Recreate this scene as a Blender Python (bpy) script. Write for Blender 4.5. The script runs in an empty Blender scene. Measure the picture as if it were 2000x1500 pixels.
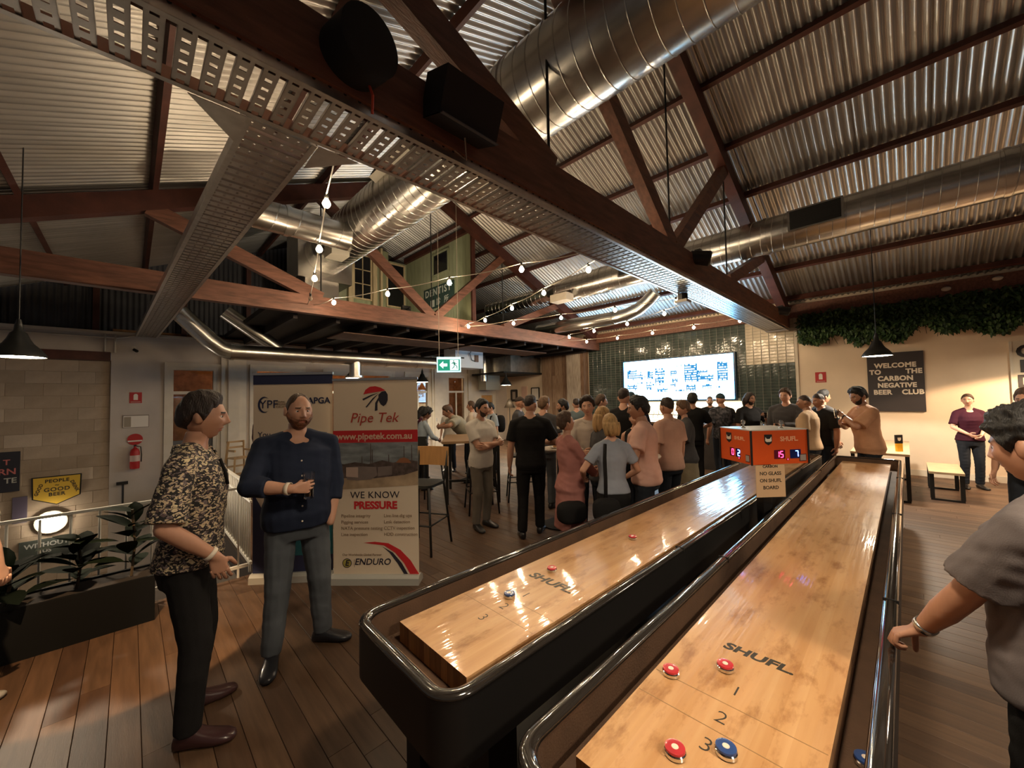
import bpy, bmesh, math, random
import numpy as np
from mathutils import Vector, Matrix, Euler
random.seed(7); np.random.seed(7)
S = bpy.context.scene
COL = S.collection
PI = math.pi

# ------------------------------------------------------------------ camera
cam_d = bpy.data.cameras.new('camera'); cam = bpy.data.objects.new('camera', cam_d); COL.objects.link(cam)
cam_d.sensor_width = 36.0; cam_d.lens = 36.0*757.06/2000.0; cam_d.clip_start = 0.05; cam_d.clip_end = 100
_a = Vector((770, 12, 757.06)).normalized(); _b = Vector((-745, 42, 757.06)); _b = (_b-_a*_a.dot(_b)).normalized()
_u = _a.cross(_b)
if _u.y > 0: _u = -_u
RW = Matrix((_a, _b, _u))                       # world axes seen from the camera (x right, y down, z forward)
M3 = Matrix(((RW[0][0], -RW[0][1], -RW[0][2]), (RW[1][0], -RW[1][1], -RW[1][2]), (RW[2][0], -RW[2][1], -RW[2][2])))
cam.matrix_world = Matrix.Translation((0, 0, 1.75)) @ M3.to_4x4()
S.camera = cam

# ------------------------------------------------------------------ world and exposure
wd = bpy.data.worlds.new('night'); S.world = wd; wd.use_nodes = True
bg = wd.node_tree.nodes['Background']; bg.inputs[0].default_value = (1.0, 0.84, 0.74, 1); bg.inputs[1].default_value = 0.05
S.view_settings.view_transform = 'Standard'; S.view_settings.look = 'None'
S.view_settings.gamma = 1.0; S.view_settings.use_curve_mapping = False
S.view_settings.exposure = 0.75
for _k, _v in (('max_bounces', 6), ('diffuse_bounces', 3), ('glossy_bounces', 3), ('transmission_bounces', 5), ('transparent_max_bounces', 4), ('caustics_reflective', False), ('caustics_refractive', False)): setattr(S.cycles, _k, _v)
WARM = (1.0, 0.78, 0.55); WARM2 = (1.0, 0.84, 0.64)

# ------------------------------------------------------------------ materials
MATS = {}
def nt(m): return m.node_tree.nodes, m.node_tree.links
def mat(name, col, rough=0.6, metal=0.0, var=0.0, vscale=6.0, bump=0.0, bscale=30.0, stretch=None, col2=None, emit=None, estr=0.0, coat=0.0, trans=0.0, spec=0.5, alpha=1.0, ior=1.45, thr=None, sheen=0.0):
    if name in MATS: return MATS[name]
    m = bpy.data.materials.new(name); m.use_nodes = True
    n, l = nt(m); b = n['Principled BSDF']
    b.inputs['Base Color'].default_value = (*col, 1); b.inputs['Roughness'].default_value = rough; b.inputs['Metallic'].default_value = metal
    b.inputs['Coat Weight'].default_value = coat; b.inputs['Coat Roughness'].default_value = 0.06
    b.inputs['Transmission Weight'].default_value = trans; b.inputs['Specular IOR Level'].default_value = spec; b.inputs['IOR'].default_value = ior
    b.inputs['Alpha'].default_value = alpha; b.inputs['Sheen Weight'].default_value = sheen
    if emit: b.inputs['Emission Color'].default_value = (*emit, 1); b.inputs['Emission Strength'].default_value = estr
    if var > 0 or col2 or bump > 0:
        tc = n.new('ShaderNodeTexCoord'); mp = n.new('ShaderNodeMapping')
        if stretch: mp.inputs['Scale'].default_value = stretch
        l.new(tc.outputs['Object'], mp.inputs[0])
        nz = n.new('ShaderNodeTexNoise'); nz.inputs['Scale'].default_value = vscale; nz.inputs['Detail'].default_value = 6
        l.new(mp.outputs[0], nz.inputs[0])
        if var > 0 or col2:
            r = n.new('ShaderNodeValToRGB'); r.color_ramp.elements[0].position = 0.3; r.color_ramp.elements[1].position = 0.7
            if thr: r.color_ramp.elements[0].position, r.color_ramp.elements[1].position = thr
            c2 = col2 if col2 else tuple(min(1, c*(1+var)) for c in col)
            c1 = col if col2 else tuple(c*(1-var) for c in col)
            r.color_ramp.elements[0].color = (*c1, 1); r.color_ramp.elements[1].color = (*c2, 1)
            l.new(nz.outputs[0], r.inputs[0]); l.new(r.outputs[0], b.inputs['Base Color'])
        if bump > 0:
            n2 = n.new('ShaderNodeTexNoise'); n2.inputs['Scale'].default_value = bscale; n2.inputs['Detail'].default_value = 3
            l.new(mp.outputs[0], n2.inputs[0])
            bp = n.new('ShaderNodeBump'); bp.inputs['Strength'].default_value = bump; bp.inputs['Distance'].default_value = 0.01
            l.new(n2.outputs[0], bp.inputs['Height']); l.new(bp.outputs[0], b.inputs['Normal'])
            if coat > 0: l.new(bp.outputs[0], b.inputs['Coat Normal'])
    MATS[name] = m; return m
def emat(name, col, st):
    if name in MATS: return MATS[name]
    m = bpy.data.materials.new(name); m.use_nodes = True
    n, l = nt(m); n.remove(n['Principled BSDF']); e = n.new('ShaderNodeEmission')
    e.inputs[0].default_value = (*col, 1); e.inputs[1].default_value = st
    l.new(e.outputs[0], n['Material Output'].inputs[0]); MATS[name] = m; return m
def random_tint(m, amt):                          # a little per-object variation, for pieces that share one material
    n, l = nt(m); b = n['Principled BSDF']; oi = n.new('ShaderNodeObjectInfo'); hs = n.new('ShaderNodeHueSaturation')
    mr = n.new('ShaderNodeMapRange'); mr.inputs[3].default_value = 1-amt; mr.inputs[4].default_value = 1+amt
    l.new(oi.outputs['Random'], mr.inputs[0]); l.new(mr.outputs[0], hs.inputs['Value'])
    if b.inputs['Base Color'].links: l.new(b.inputs['Base Color'].links[0].from_socket, hs.inputs['Color'])
    else: hs.inputs['Color'].default_value = b.inputs['Base Color'].default_value
    l.new(hs.outputs[0], b.inputs['Base Color']); return m

# ------------------------------------------------------------------ mesh builder
def frame(d):
    d = Vector(d).normalized(); up = Vector((0, 0, 1)) if abs(d.z) < 0.95 else Vector((1, 0, 0))
    x = d.cross(up).normalized(); y = x.cross(d).normalized(); return x, y, d
class MB:
    def __init__(s): s.v = []; s.f = []; s.m = []; s.cur = 0
    def add(s, vs, fs, mi=None):
        o = len(s.v); s.v += [tuple(p) for p in vs]; s.f += [tuple(i+o for i in f) for f in fs]; s.m += [s.cur if mi is None else mi]*len(fs); return s
    def box(s, c, d, rz=0.0, mi=None, M=None):
        hx, hy, hz = d[0]/2, d[1]/2, d[2]/2; vs = []
        for z in (-hz, hz):
            for x, y in ((-hx, -hy), (hx, -hy), (hx, hy), (-hx, hy)):
                if M is not None: p = M @ Vector((x, y, z)); vs.append((c[0]+p.x, c[1]+p.y, c[2]+p.z))
                else:
                    ca, sa = math.cos(rz), math.sin(rz); vs.append((c[0]+x*ca-y*sa, c[1]+x*sa+y*ca, c[2]+z))
        return s.add(vs, [(3, 2, 1, 0), (4, 5, 6, 7), (0, 1, 5, 4), (1, 2, 6, 5), (2, 3, 7, 6), (3, 0, 4, 7)], mi)
    def b2(s, lo, hi, mi=None): return s.box([(a+b)/2 for a, b in zip(lo, hi)], [b-a for a, b in zip(lo, hi)], 0, mi)
    def beam(s, p0, p1, w, h, mi=None, up=(0, 0, 1)):      # rectangular bar; w across, h along 'up'
        p0, p1 = Vector(p0), Vector(p1); d = (p1-p0).normalized(); x = d.cross(Vector(up)).normalized(); y = x.cross(d).normalized()
        vs = []
        for p in (p0, p1):
            for a, b in ((-1, -1), (1, -1), (1, 1), (-1, 1)): vs.append(p+x*a*w/2+y*b*h/2)
        return s.add(vs, [(0, 1, 2, 3), (7, 6, 5, 4), (0, 4, 5, 1), (1, 5, 6, 2), (2, 6, 7, 3), (3, 7, 4, 0)], mi)
    def loft(s, rings, caps=True, mi=None, closed=False):
        n = len(rings[0]); vs = [p for r in rings for p in r]; fs = []
        for i in range(len(rings)-1):
            for j in range(n): k = (j+1) % n; fs.append((i*n+j, i*n+k, (i+1)*n+k, (i+1)*n+j))
        if closed:
            i = len(rings)-1
            for j in range(n): k = (j+1) % n; fs.append((i*n+j, i*n+k, k, j))
        elif caps: fs.append(tuple(reversed(range(n)))); fs.append(tuple((len(rings)-1)*n+j for j in range(n)))
        return s.add(vs, fs, mi)
    def tube(s, path, r, n=10, caps=True, mi=None):
        path = [Vector(p) for p in path]; rings = []; rs = r if hasattr(r, '__len__') else [r]*len(path)
        x = y = None
        for i, p in enumerate(path):
            d = (path[min(i+1, len(path)-1)]-path[max(i-1, 0)]).normalized()
            if x is None: x, y, _ = frame(d)
            else: x = (x-d*x.dot(d)).normalized(); y = x.cross(d).normalized()
            rings.append([p+(x*math.cos(2*PI*j/n)+y*math.sin(2*PI*j/n))*rs[i] for j in range(n)])
        if Vector(x).cross(y).dot(path[1]-path[0]) < 0: rings = [list(reversed(q)) for q in rings]
        return s.loft(rings, caps, mi)
    def cyl(s, p0, p1, r0, r1=None, n=12, mi=None): return s.tube([p0, p1], [r0, r0 if r1 is None else r1], n, True, mi)
    def lathe(s, prof, c=(0, 0, 0), n=24, mi=None, axis=None, caps=True):
        c = Vector(c); x, y, z = (Vector((1, 0, 0)), Vector((0, 1, 0)), Vector((0, 0, 1))) if axis is None else frame(axis)
        if axis is not None: x, y = y, x
        rings = [[c+x*(max(r, 1e-4)*math.cos(2*PI*j/n))+y*(max(r, 1e-4)*math.sin(2*PI*j/n))+z*h for j in range(n)] for r, h in prof]
        if x.cross(y).dot(z) < 0: rings = [list(reversed(q)) for q in rings]
        return s.loft(rings, caps, mi)
    def prism(s, poly, fn, d, mi=None):                  # poly: 2D outline; fn(u,v,w) -> 3D; extruded from w=0 to d
        n = len(poly); vs = [fn(u, v, 0) for u, v in poly]+[fn(u, v, d) for u, v in poly]
        fs = [tuple(reversed(range(n))), tuple(range(n, 2*n))]+[(j, (j+1) % n, n+(j+1) % n, n+j) for j in range(n)]
        return s.add(vs, fs, mi)
    def ball(s, c, r, nu=10, nv=14, mi=None):
        r = (r, r, r) if not hasattr(r, '__len__') else r; rings = []
        for i in range(nu+1):
            t = -PI/2+PI*i/nu; rings.append([(c[0]+r[0]*max(math.cos(t), 1e-3)*math.cos(2*PI*j/nv), c[1]+r[1]*max(math.cos(t), 1e-3)*math.sin(2*PI*j/nv), c[2]+r[2]*math.sin(t)) for j in range(nv)])
        return s.loft(rings, True, mi)
    def mesh(s, name, mats, smooth=False):
        me = bpy.data.meshes.new(name); me.from_pydata(s.v, [], s.f)
        for q in (mats if isinstance(mats, (list, tuple)) else [mats]): me.materials.append(q)
        if max(s.m, default=0) > 0: me.polygons.foreach_set('material_index', s.m)
        if smooth: shade(me, smooth)
        me.update(); return me
    def build(s, name, mats, parent=None, smooth=False, loc=None, rz=0.0):
        o = bpy.data.objects.new(name, s.mesh(name, mats, smooth)); COL.objects.link(o)
        if parent: o.parent = parent
        if loc: o.location = loc
        if rz: o.rotation_euler = (0, 0, rz)
        return o
def shade(me, ang=True):
    me.polygons.foreach_set('use_smooth', [True]*len(me.polygons))
    if ang is not True:
        try: me.set_sharp_from_angle(angle=ang)
        except Exception: pass
def tag(o, label=None, cat=None, group=None, kind=None):
    if label: o['label'] = label
    if cat: o['category'] = cat
    if group: o['group'] = group
    if kind: o['kind'] = kind
    return o
def thing(name, label, cat, loc=(0, 0, 0), rz=0.0, group=None):
    o = bpy.data.objects.new(name, None); COL.objects.link(o); o.empty_display_size = 0.1
    o.location = loc; o.rotation_euler = (0, 0, rz); return tag(o, label, cat, group)
def struct(name, mb, mats, smooth=False, parent=None):
    o = mb.build(name, mats, parent, smooth)
    if parent is None: o['kind'] = 'structure'
    return o
def piece(name, me, parent, loc=(0, 0, 0), rot=(0, 0, 0), scale=None):
    o = bpy.data.objects.new(name, me); COL.objects.link(o); o.parent = parent; o.location = loc; o.rotation_euler = rot
    if scale: o.scale = scale
    return o
def dup(root, loc, rz=0.0, label=None):
    r = root.copy(); COL.objects.link(r); r.location = loc; r.rotation_euler = (0, 0, rz)
    if label: r['label'] = label
    for ch in list(root.children):
        c = ch.copy(); COL.objects.link(c); c.parent = r
        for g in list(ch.children):
            d = g.copy(); COL.objects.link(d); d.parent = c
    return r
TEXTS = []
def text(name, body, size, m, origin, ux, uy, parent=None, align='CENTER', bold=0.0, shear=0.0, depth=0.002, sx=1.0, space=1.0):
    """lettering lying in the plane of ux (reading direction) and uy (up); origin is in the parent's space"""
    c = bpy.data.curves.new(name, 'FONT'); c.body = body; c.size = size; c.align_x = align; c.align_y = 'CENTER'
    c.offset = bold; c.shear = shear; c.extrude = depth/2; c.resolution_u = 3; c.space_character = space
    o = bpy.data.objects.new(name, c); COL.objects.link(o)
    ux = Vector(ux).normalized(); uy = Vector(uy).normalized(); uz = ux.cross(uy)
    M = Matrix((ux*sx, uy, uz)).transposed().to_4x4(); M.translation = Vector(origin)
    TEXTS.append((o, name, m, M, parent)); return o
def flush_text():
    bpy.context.view_layer.update(); dg = bpy.context.evaluated_depsgraph_get()
    for o, name, m, M, parent in TEXTS:
        me = bpy.data.meshes.new_from_object(o.evaluated_get(dg)); me.transform(M); me.materials.clear(); me.materials.append(m); me.name = name
        q = bpy.data.objects.new(name, me); COL.objects.link(q)
        if parent: q.parent = parent
        c = o.data; bpy.data.objects.remove(o); bpy.data.curves.remove(c)
    TEXTS.clear()
# ------------------------------------------------------------------ shared materials
wood_m = [random_tint(mat('floorboard_%d' % i, c, 0.50, var=0.28, vscale=3.0, stretch=(9, 0.7, 9), bump=0.05, bscale=25), 0.12) for i, c in enumerate(((.090, .048, .026), (.074, .039, .021), (.104, .057, .031), (.058, .029, .016)))]
timber = mat('oiled_hardwood', (.155, .066, .042), 0.55, var=0.35, vscale=4, stretch=(1, 6, 6), bump=0.25, bscale=18)
timber_d = mat('dark_hardwood', (.075, .024, .016), 0.6, var=0.3, vscale=4, bump=0.2, bscale=18)
galv = mat('galvanised_steel', (.56, .55, .52), 0.27, 1.0, var=0.16, vscale=2.5, bump=0.05, bscale=9)
galv_t = mat('galvanised_tray', (.60, .57, .55), 0.30, 1.0, var=0.12, vscale=12)
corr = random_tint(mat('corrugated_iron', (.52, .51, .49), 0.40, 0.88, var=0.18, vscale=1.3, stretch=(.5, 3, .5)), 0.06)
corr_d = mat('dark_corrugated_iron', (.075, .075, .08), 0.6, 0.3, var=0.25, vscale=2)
black = mat('black_paint', (.012, .012, .013), 0.42)
blackm = mat('black_matt', (.010, .010, .010), 0.8)
plaster = mat('cream_plaster', (.74, .61, .47), 0.85, var=0.05, vscale=2, bump=0.08, bscale=60)
plaster_g = mat('grey_white_plaster', (.52, .46, .41), 0.85, var=0.08, vscale=2, bump=0.08, bscale=60)
white_p = mat('white_paint', (.62, .56, .47), 0.55, var=0.06, vscale=5)
glass_d = mat('window_glass', (.9, .9, .9), 0.02, trans=1.0, ior=1.45)
steel = mat('brushed_steel', (.62, .61, .58), 0.25, 1.0)
chrome = mat('polished_steel', (.75, .75, .74), 0.08, 1.0)
XW = 11.5; YL = 12.0; XV, YV = 0.92, 4.78                     # far wall, left wall, corner of the stairwell
XR, ZR, SL = 4.7, 6.8, 0.42                                    # roof ridge and slope
def zroof(x): return ZR-SL*abs(x-XR)

# ------------------------------------------------------------------ floor of narrow boards, stairwell cut out at the far left
mb = MB(); mb.b2((-2.6, -3.5, -.30), (XV, YV, -.022)); mb.b2((XV, -3.5, -.30), (XW, YL, -.022))
floor = struct('floor', mb, mat('subfloor', (.02, .012, .008), .9))
PW, PL = 0.130, 2.3
plank_me = []
for i in range(4):
    m = MB(); w, h = PW/2-.0012, .022; L = PL/2-.0012; e = .0016
    rings = []
    for y in (-L, L): rings.append([(-w, y, -h), (w, y, -h), (w, y, -e), (w-e, y, 0), (-w+e, y, 0), (-w, y, -e)])
    m.loft([list(reversed(r)) for r in rings]); plank_me.append(m.mesh('floorboard', wood_m[i]))
def seen(p, mx=40):
    c = RW.transposed() @ (Vector(p)-Vector((0, 0, 1.75)))
    if c.z < .25: return None
    u, v = 1000+757*c.x/c.z, 750+757*c.y/c.z
    return c.z if -mx < u < 2000+mx and -mx < v < 1500+mx else None
cand = []
nx = int((XW+1.6)/PW)
for i in range(nx):
    x = XW-PW*(i+.5); y1 = YL if x > XV+.05 else YV; y = y1-random.uniform(.3, PL)
    segs = [(y, y1)]
    while y > -3.3: segs.append((y-PL, y)); y -= PL
    for a, b in segs:
        ds = [d for d in (seen((x, a+(b-a)*t, 0)) for t in (0.02, .25, .5, .75, .98)) if d]
        cand.append((min(ds) if ds else 99, x, a, b))
cand.sort(key=lambda c: c[0])
rest = MB()
for k, (d, x, a, b) in enumerate(cand):
    j = random.choice((0, 0, 1, 1, 2, 2, 3))
    if k < 300 and d < 90: piece('floorboard', plank_me[j], floor, (x, (a+b)/2, 0), (0, 0, 0), (1, (b-a)/PL, 1))
    else: rest.b2((x-PW/2+.0012, a+.0012, -.022), (x+PW/2-.0012, b-.0012, 0), j)
o = rest.build('floorboard', wood_m, floor); o['kind'] = 'stuff'
# stairwell below the railings
mb = MB(); mb.b2((-4, YV, -3.1), (XV, YL+.1, -3.0)); mb.b2((XV, YV, -3.0), (XV+.1, YL, -.31)); mb.b2((-4, YV-.1, -3.0), (XV, YV, -.31))
struct('floor_stairwell', mb, mat('stairwell_concrete', (.16, .13, .10), .8, var=.2))

# ------------------------------------------------------------------ left wall (runs along the trusses)
mb = MB()
OP = [(.64, 1.52, 0, 2.63), (2.30, 3.45, .35, 2.66), (4.10, 4.76, .35, 2.6), (5.02, 6.2, .35, 2.62), (6.75, 7.62, .35, 2.62), (8.40, 9.25, .35, 2.62), (9.98, 10.72, 0, 1.95)]
xs = -.31
for a, b, z0, z1 in OP:
    mb.b2((xs, YL, -3.0), (a, YL+.22, 3.34)); mb.b2((a, YL, z1), (b, YL+.22, 3.34))
    mb.b2((a, YL, -3.0), (b, YL+.22, z0-.001 if z0 > 0 else -.02)); xs = b
mb.b2((xs, YL, -3), (XW+.2, YL+.22, 3.34))
mb.b2((-4, YL, 2.9), (-.31, YL+.22, 3.34))
wl = struct('wall_left', mb, plaster_g)
mb = MB(); mb.b2((-4, YL-.03, 3.30), (2.2, YL+.2, 3.36)); mb.build('ledge', white_p, wl)
mb = MB(); mb.b2((-4, YL-.06, 2.72), (-.32, YL+.16, 2.905)); mb.build('lintel', timber_d, wl)
mb = MB(); mb.cyl((-1.0+.6, YL-.03, 3.3), (-.4, YL-.03, 2.9), .018); mb.cyl((-.25, YL-.03, 3.3), (-.25, YL-.03, 2.9), .018); mb.tube([(-2.6, YL-.03, 3.22), (-.2, YL-.03, 3.22), (.05, YL-.03, 3.3)], .015); mb.build('conduit', white_p, wl, True)
# block infill with single raised blocks
bm_ = MB(); bm_.b2((-4, YL+.089, -3), (-.30, YL+.22, 2.74)); blocks_back = bm_.build('block_backing', mat('mortar', (.36, .285, .21), .95), wl)
bmat = [mat('block_%d' % i, c, .9, var=.10, vscale=5, bump=.25, bscale=40) for i, c in enumerate(((.40, .31, .225), (.44, .345, .255), (.37, .285, .205), (.52, .42, .32)))]
bme = []
for i in range(4):
    for (w_, h_) in ((.467, .247),):
        m = MB(); hx, hz, e = w_/2, h_/2, .006
        m.loft([[(-hx, 0, -hz), (hx, 0, -hz), (hx, 0, hz), (-hx, 0, hz)], [(-hx, -.03, -hz), (hx, -.03, -hz), (hx, -.03, hz), (-hx, -.03, hz)], [(-hx+e, -.036, -hz+e), (hx-e, -.036, -hz+e), (hx-e, -.036, hz-e), (-hx+e, -.036, hz-e)]]); bme.append(m.mesh('block', bmat[i]))
for r in range(19):
    z = 2.60-.25*r
    for c in range(5):
        x = -.31-.235-.47*c+(-.235 if r % 2 else 0)
        if r % 2 and c == 0: piece('block', bme[random.choice((0, 1, 2))], wl, (-.31-.117, YL+.118, z), (0, 0, 0), (.5, 1, 1))
        piece('block', bme[random.choice((0, 0, 1, 1, 2, 2, 3))], wl, (x, YL+.12+random.uniform(-.004, .004), z))
# pilasters and casings on the left wall
mb = MB(); mb.b2((7.70, YL-.10, -.02), (8.34, YL, 3.3)); mb.b2((7.78, YL-.14, -.02), (8.26, YL-.1, 3.3)); mb.build('pilaster', white_p, wl)
mb = MB(); mb.b2((9.34, YL-.10, -.02), (9.92, YL, 3.3)); mb.build('pilaster', white_p, wl)
mb = MB(); mb.b2((1.60, YL-.08, -.02), (2.12, YL, 3.3)); mb.b2((1.74, YL-.12, -.02), (1.98, YL-.08, 3.3)); mb.build('pilaster', white_p, wl)
amber = mat('lit_brick_beyond', (.42, .20, .085), .9, var=.3, vscale=8)
mb = MB(); mb.b2((-.3, YL+2.2, -.3), (XW, YL+2.3, 3.4)); mb.b2((-.3, YL+.22, -.3), (XW, YL+2.2, -.2)); mb.b2((-.3, YL+.22, 3.4), (XW, YL+2.2, 3.45))
struct('wall_beyond', mb, amber)
for k, (a, b, z0, z1) in enumerate(OP):
    isdoor = z0 == 0
    nm = ('door_%d' % (1 if k == 0 else 2)) if isdoor else 'window_%d' % k
    fr = MB(); w_ = .07
    fr.b2((a, YL-.03, z0), (a+w_, YL+.10, z1)); fr.b2((b-w_, YL-.03, z0), (b, YL+.10, z1)); fr.b2((a+w_, YL-.03, z1-w_), (b-w_, YL+.10, z1))
    if not isdoor: fr.b2((a+w_, YL-.06, z0), (b-w_, YL+.10, z0+.06))
    fr.b2((a-.09, YL-.05, z1), (b+.09, YL, z1+.10)); fr.b2((a-.09, YL-.04, z0), (a, YL, z1)); fr.b2((b, YL-.04, z0), (b+.09, YL, z1))
    root = struct(nm, fr, white_p)
    if k == 6:
        d = MB(); d.b2((a+w_, YL+.03, .01), (b-w_, YL+.07, z1-w_)); d.build('door_leaf', mat('amber_door', (.50, .27, .10), .5, var=.1), root)
    else:
        zt = 2.02
        d = MB(); d.b2((a+w_, YL, zt-.03), (b-w_, YL+.07, zt+.04)); d.build('transom_bar', white_p, root)
        for z_a, z_b in ((zt+.04, z1-w_), (z0+(.9 if isdoor else .06), zt-.03)):
            g = MB(); g.b2((a+w_, YL+.03, z_a), (b-w_, YL+.036, z_b)); g.build('pane', glass_d, root)
        if isdoor:
            d = MB(); d.b2((a+w_, YL+.02, .02), (b-w_, YL+.06, .9)); d.build('door_panel', mat('grey_door', (.10, .10, .11), .5), root)
        else:
            xm = (a+b)/2; d = MB(); d.b2((xm-.025, YL, z0+.06), (xm+.025, YL+.06, zt-.03)); d.build('mullion', white_p, root)

# ------------------------------------------------------------------ far wall: white plaster, glazed tiles, weathered timber
mb = MB(); mb.b2((XW, -4.5, -.02), (XW+.2, 12.2, 3.96))
wr = struct('wall_right', mb, plaster)
tile_g = mat('glazed_green_tile', (.046, .062, .055), .10, var=.35, vscale=4, bump=.5, bscale=7)
tile_c = mat('glazed_cream_tile', (.52, .46, .36), .12, var=.12, vscale=4, bump=.5, bscale=7)
mb = MB(); mb.b2((XW-.012, 1.86, .9), (XW, 7.8, 3.6)); mb.build('grout_bed', mat('grout', (.30, .29, .26), .9), wr)
def tileme(nm, m):
    t = MB(); a, b, e = .0825, .0365, .005
    t.loft([[(0, -a, -b), (0, a, -b), (0, a, b), (0, -a, b)][::-1], [(-.006, -a, -b), (-.006, a, -b), (-.006, a, b), (-.006, -a, b)][::-1], [(-.010, -a+e, -b+e), (-.010, a-e, -b+e), (-.010, a-e, b-e), (-.010, -a+e, b-e)][::-1]]); return t.mesh(nm, m)
tm = (tileme('tile', tile_g), tileme('tile', tile_c)); tl = []
for i in range(34):
    y = 1.86+.0875+.1745*i
    for j in range(33):
        z = 1.00+.040+.078*j
        if 3.25 < y < 6.32 and 1.05 < z < 2.80: continue
        if 1.05 < z < 1.6 and 3.0 < y < 6.5: continue
        tl.append((y, z, 1 if (y < 2.9 and 2.5 < z < 3.55) else 0))
tl.sort(key=lambda t: (t[1] < 1.7, t[0]))
rest = MB()
for k, (y, z, c) in enumerate(tl):
    rot = (random.uniform(-.012, .012), random.uniform(-.012, .012), random.uniform(-.012, .012))
    if k < 300: piece('tile', tm[c], wr, (XW-.010, y, z), rot)
    else:
        me = tm[c]; R_ = Euler(rot).to_matrix()
        rest.add([tuple(R_ @ v.co+Vector((XW-.010, y, z))) for v in me.vertices], [tuple(p.vertices) for p in me.polygons], c)
o = rest.build('tile', [tile_g, tile_c], wr); o['kind'] = 'stuff'
mb = MB(); mb.b2((XW-.03, 1.80, 0), (XW, 1.86, 3.56)); mb.build('corner_trim', white_p, wr)
# weathered boards between the tiles and the far corner
bw = [mat('weathered_%d' % i, c, .8, col2=c2, vscale=6, stretch=(6, 6, .6), bump=.5, bscale=14) for i, (c, c2) in enumerate((((.20, .12, .075), (.36, .25, .17)), ((.30, .25, .20), (.52, .45, .38)), ((.13, .075, .045), (.28, .17, .11))))]
y = 7.82; k = 0
for w_, mi, dx in ((.14, 2, .30), (.30, 1, .30), (.30, 1, .30), (.17, 0, .14), (.16, 2, .14), (.18, 0, .14), (.17, 0, .14), (.15, 2, .14), (.18, 0, .14), (.16, 0, .14), (.15, 0, .14)):
    m = MB(); m.b2((XW-dx, y+.004, 0), (XW, y+w_-.004, 3.5+random.uniform(-.05, 0))); m.build('weathered_board', bw[mi], wr); y += w_
mb = MB(); mb.b2((XW-.17, 8.85, 1.55), (XW-.14, 9.35, 2.55)); mb.build('weathered_panel', bw[0], wr)
mb = MB(); mb.b2((XW-.22, -4.5, 3.56), (XW, 7.85, 3.845)); tr1 = struct('trim_1', mb, timber)
mb = MB(); mb.b2((XW-.012, -4.4, 0), (XW, 1.80, .12)); struct('baseboard_right', mb, white_p)

# ------------------------------------------------------------------ corrugated roof on purlins
pitch = .0975; nw = 8; SW = pitch*nw
def sheet(x0, x1):
    m = MB(); rows = []; n = nw*8; dl = x1-x0; sg = 1 if x0 > XR-.2 else -1
    nrm = Vector((SL*sg, 0, 1)).normalized()
    for t in np.linspace(0, 1, 4):
        x = x0+dl*t; rows.append([Vector((x, (i/n-.5)*(SW+pitch*.25), zroof(x)))+nrm*(.021*math.cos(2*PI*i/8)) for i in range(n+3)])
    nn = len(rows[0]); vs = [p for r in rows for p in r]; fs = []
    for a in range(3):
        for b in range(nn-1): q = (a*nn+b, a*nn+b+1, (a+1)*nn+b+1, (a+1)*nn+b); fs.append(q if sg < 0 else q[::-1])
    return m.add(vs, fs).mesh('roof_sheet', corr, True)
shR, shL = sheet(XR-.02, XW+.15), sheet(-2.9, XR+.02)
mb = MB(); mb.b2((XR-.18, -4, ZR-.02), (XR+.18, 12.3, ZR+.03))
ceil = struct('ceiling', mb, corr)
y = -3.9; k = 0
while y < 12.2:
    piece('roof_sheet', shR, ceil, (0, y, 0.004*(k % 2))); piece('roof_sheet', shL, ceil, (0, y, .004*(k % 2))); y += SW; k += 1
PUR = (-1.0, .2, 1.35, 2.45, 3.55, 5.9, 6.93, 7.95, 9.02, 10.12, 11.2)
for x in PUR:
    m = MB(); z = zroof(x)-.075; m.beam((x, -4, z), (x, 12.2, z), .065, .105, up=(SL if x > XR else -SL, 0, 1)); m.build('purlin', timber_d, ceil)
mb = MB(); mb.beam((XR, -4, ZR-.22), (XR, 12.2, ZR-.22), .06, .2); mb.build('ridge_beam', timber_d, ceil)
# gable end above the left wall: dark vertical corrugations
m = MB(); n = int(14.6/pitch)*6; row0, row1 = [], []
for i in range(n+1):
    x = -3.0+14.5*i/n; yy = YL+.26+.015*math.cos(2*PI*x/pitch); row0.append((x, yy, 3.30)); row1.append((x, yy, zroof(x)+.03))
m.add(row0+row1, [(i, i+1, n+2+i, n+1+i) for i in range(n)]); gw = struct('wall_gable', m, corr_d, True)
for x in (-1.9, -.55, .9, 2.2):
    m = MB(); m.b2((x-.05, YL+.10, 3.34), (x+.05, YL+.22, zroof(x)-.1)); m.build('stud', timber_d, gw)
# loft deck behind the second truss
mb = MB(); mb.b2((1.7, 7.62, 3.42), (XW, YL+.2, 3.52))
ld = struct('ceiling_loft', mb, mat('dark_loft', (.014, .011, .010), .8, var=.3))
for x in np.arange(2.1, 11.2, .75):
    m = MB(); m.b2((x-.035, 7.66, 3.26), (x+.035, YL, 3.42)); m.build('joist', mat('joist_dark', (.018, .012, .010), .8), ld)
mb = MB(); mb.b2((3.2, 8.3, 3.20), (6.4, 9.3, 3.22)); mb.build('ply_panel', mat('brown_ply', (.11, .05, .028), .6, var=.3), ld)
mb = MB(); mb.b2((6.6, 8.3, 3.20), (9.8, 9.3, 3.22)); mb.build('ply_panel', mat('brown_ply', (.11, .05, .028), .6), ld)

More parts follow.
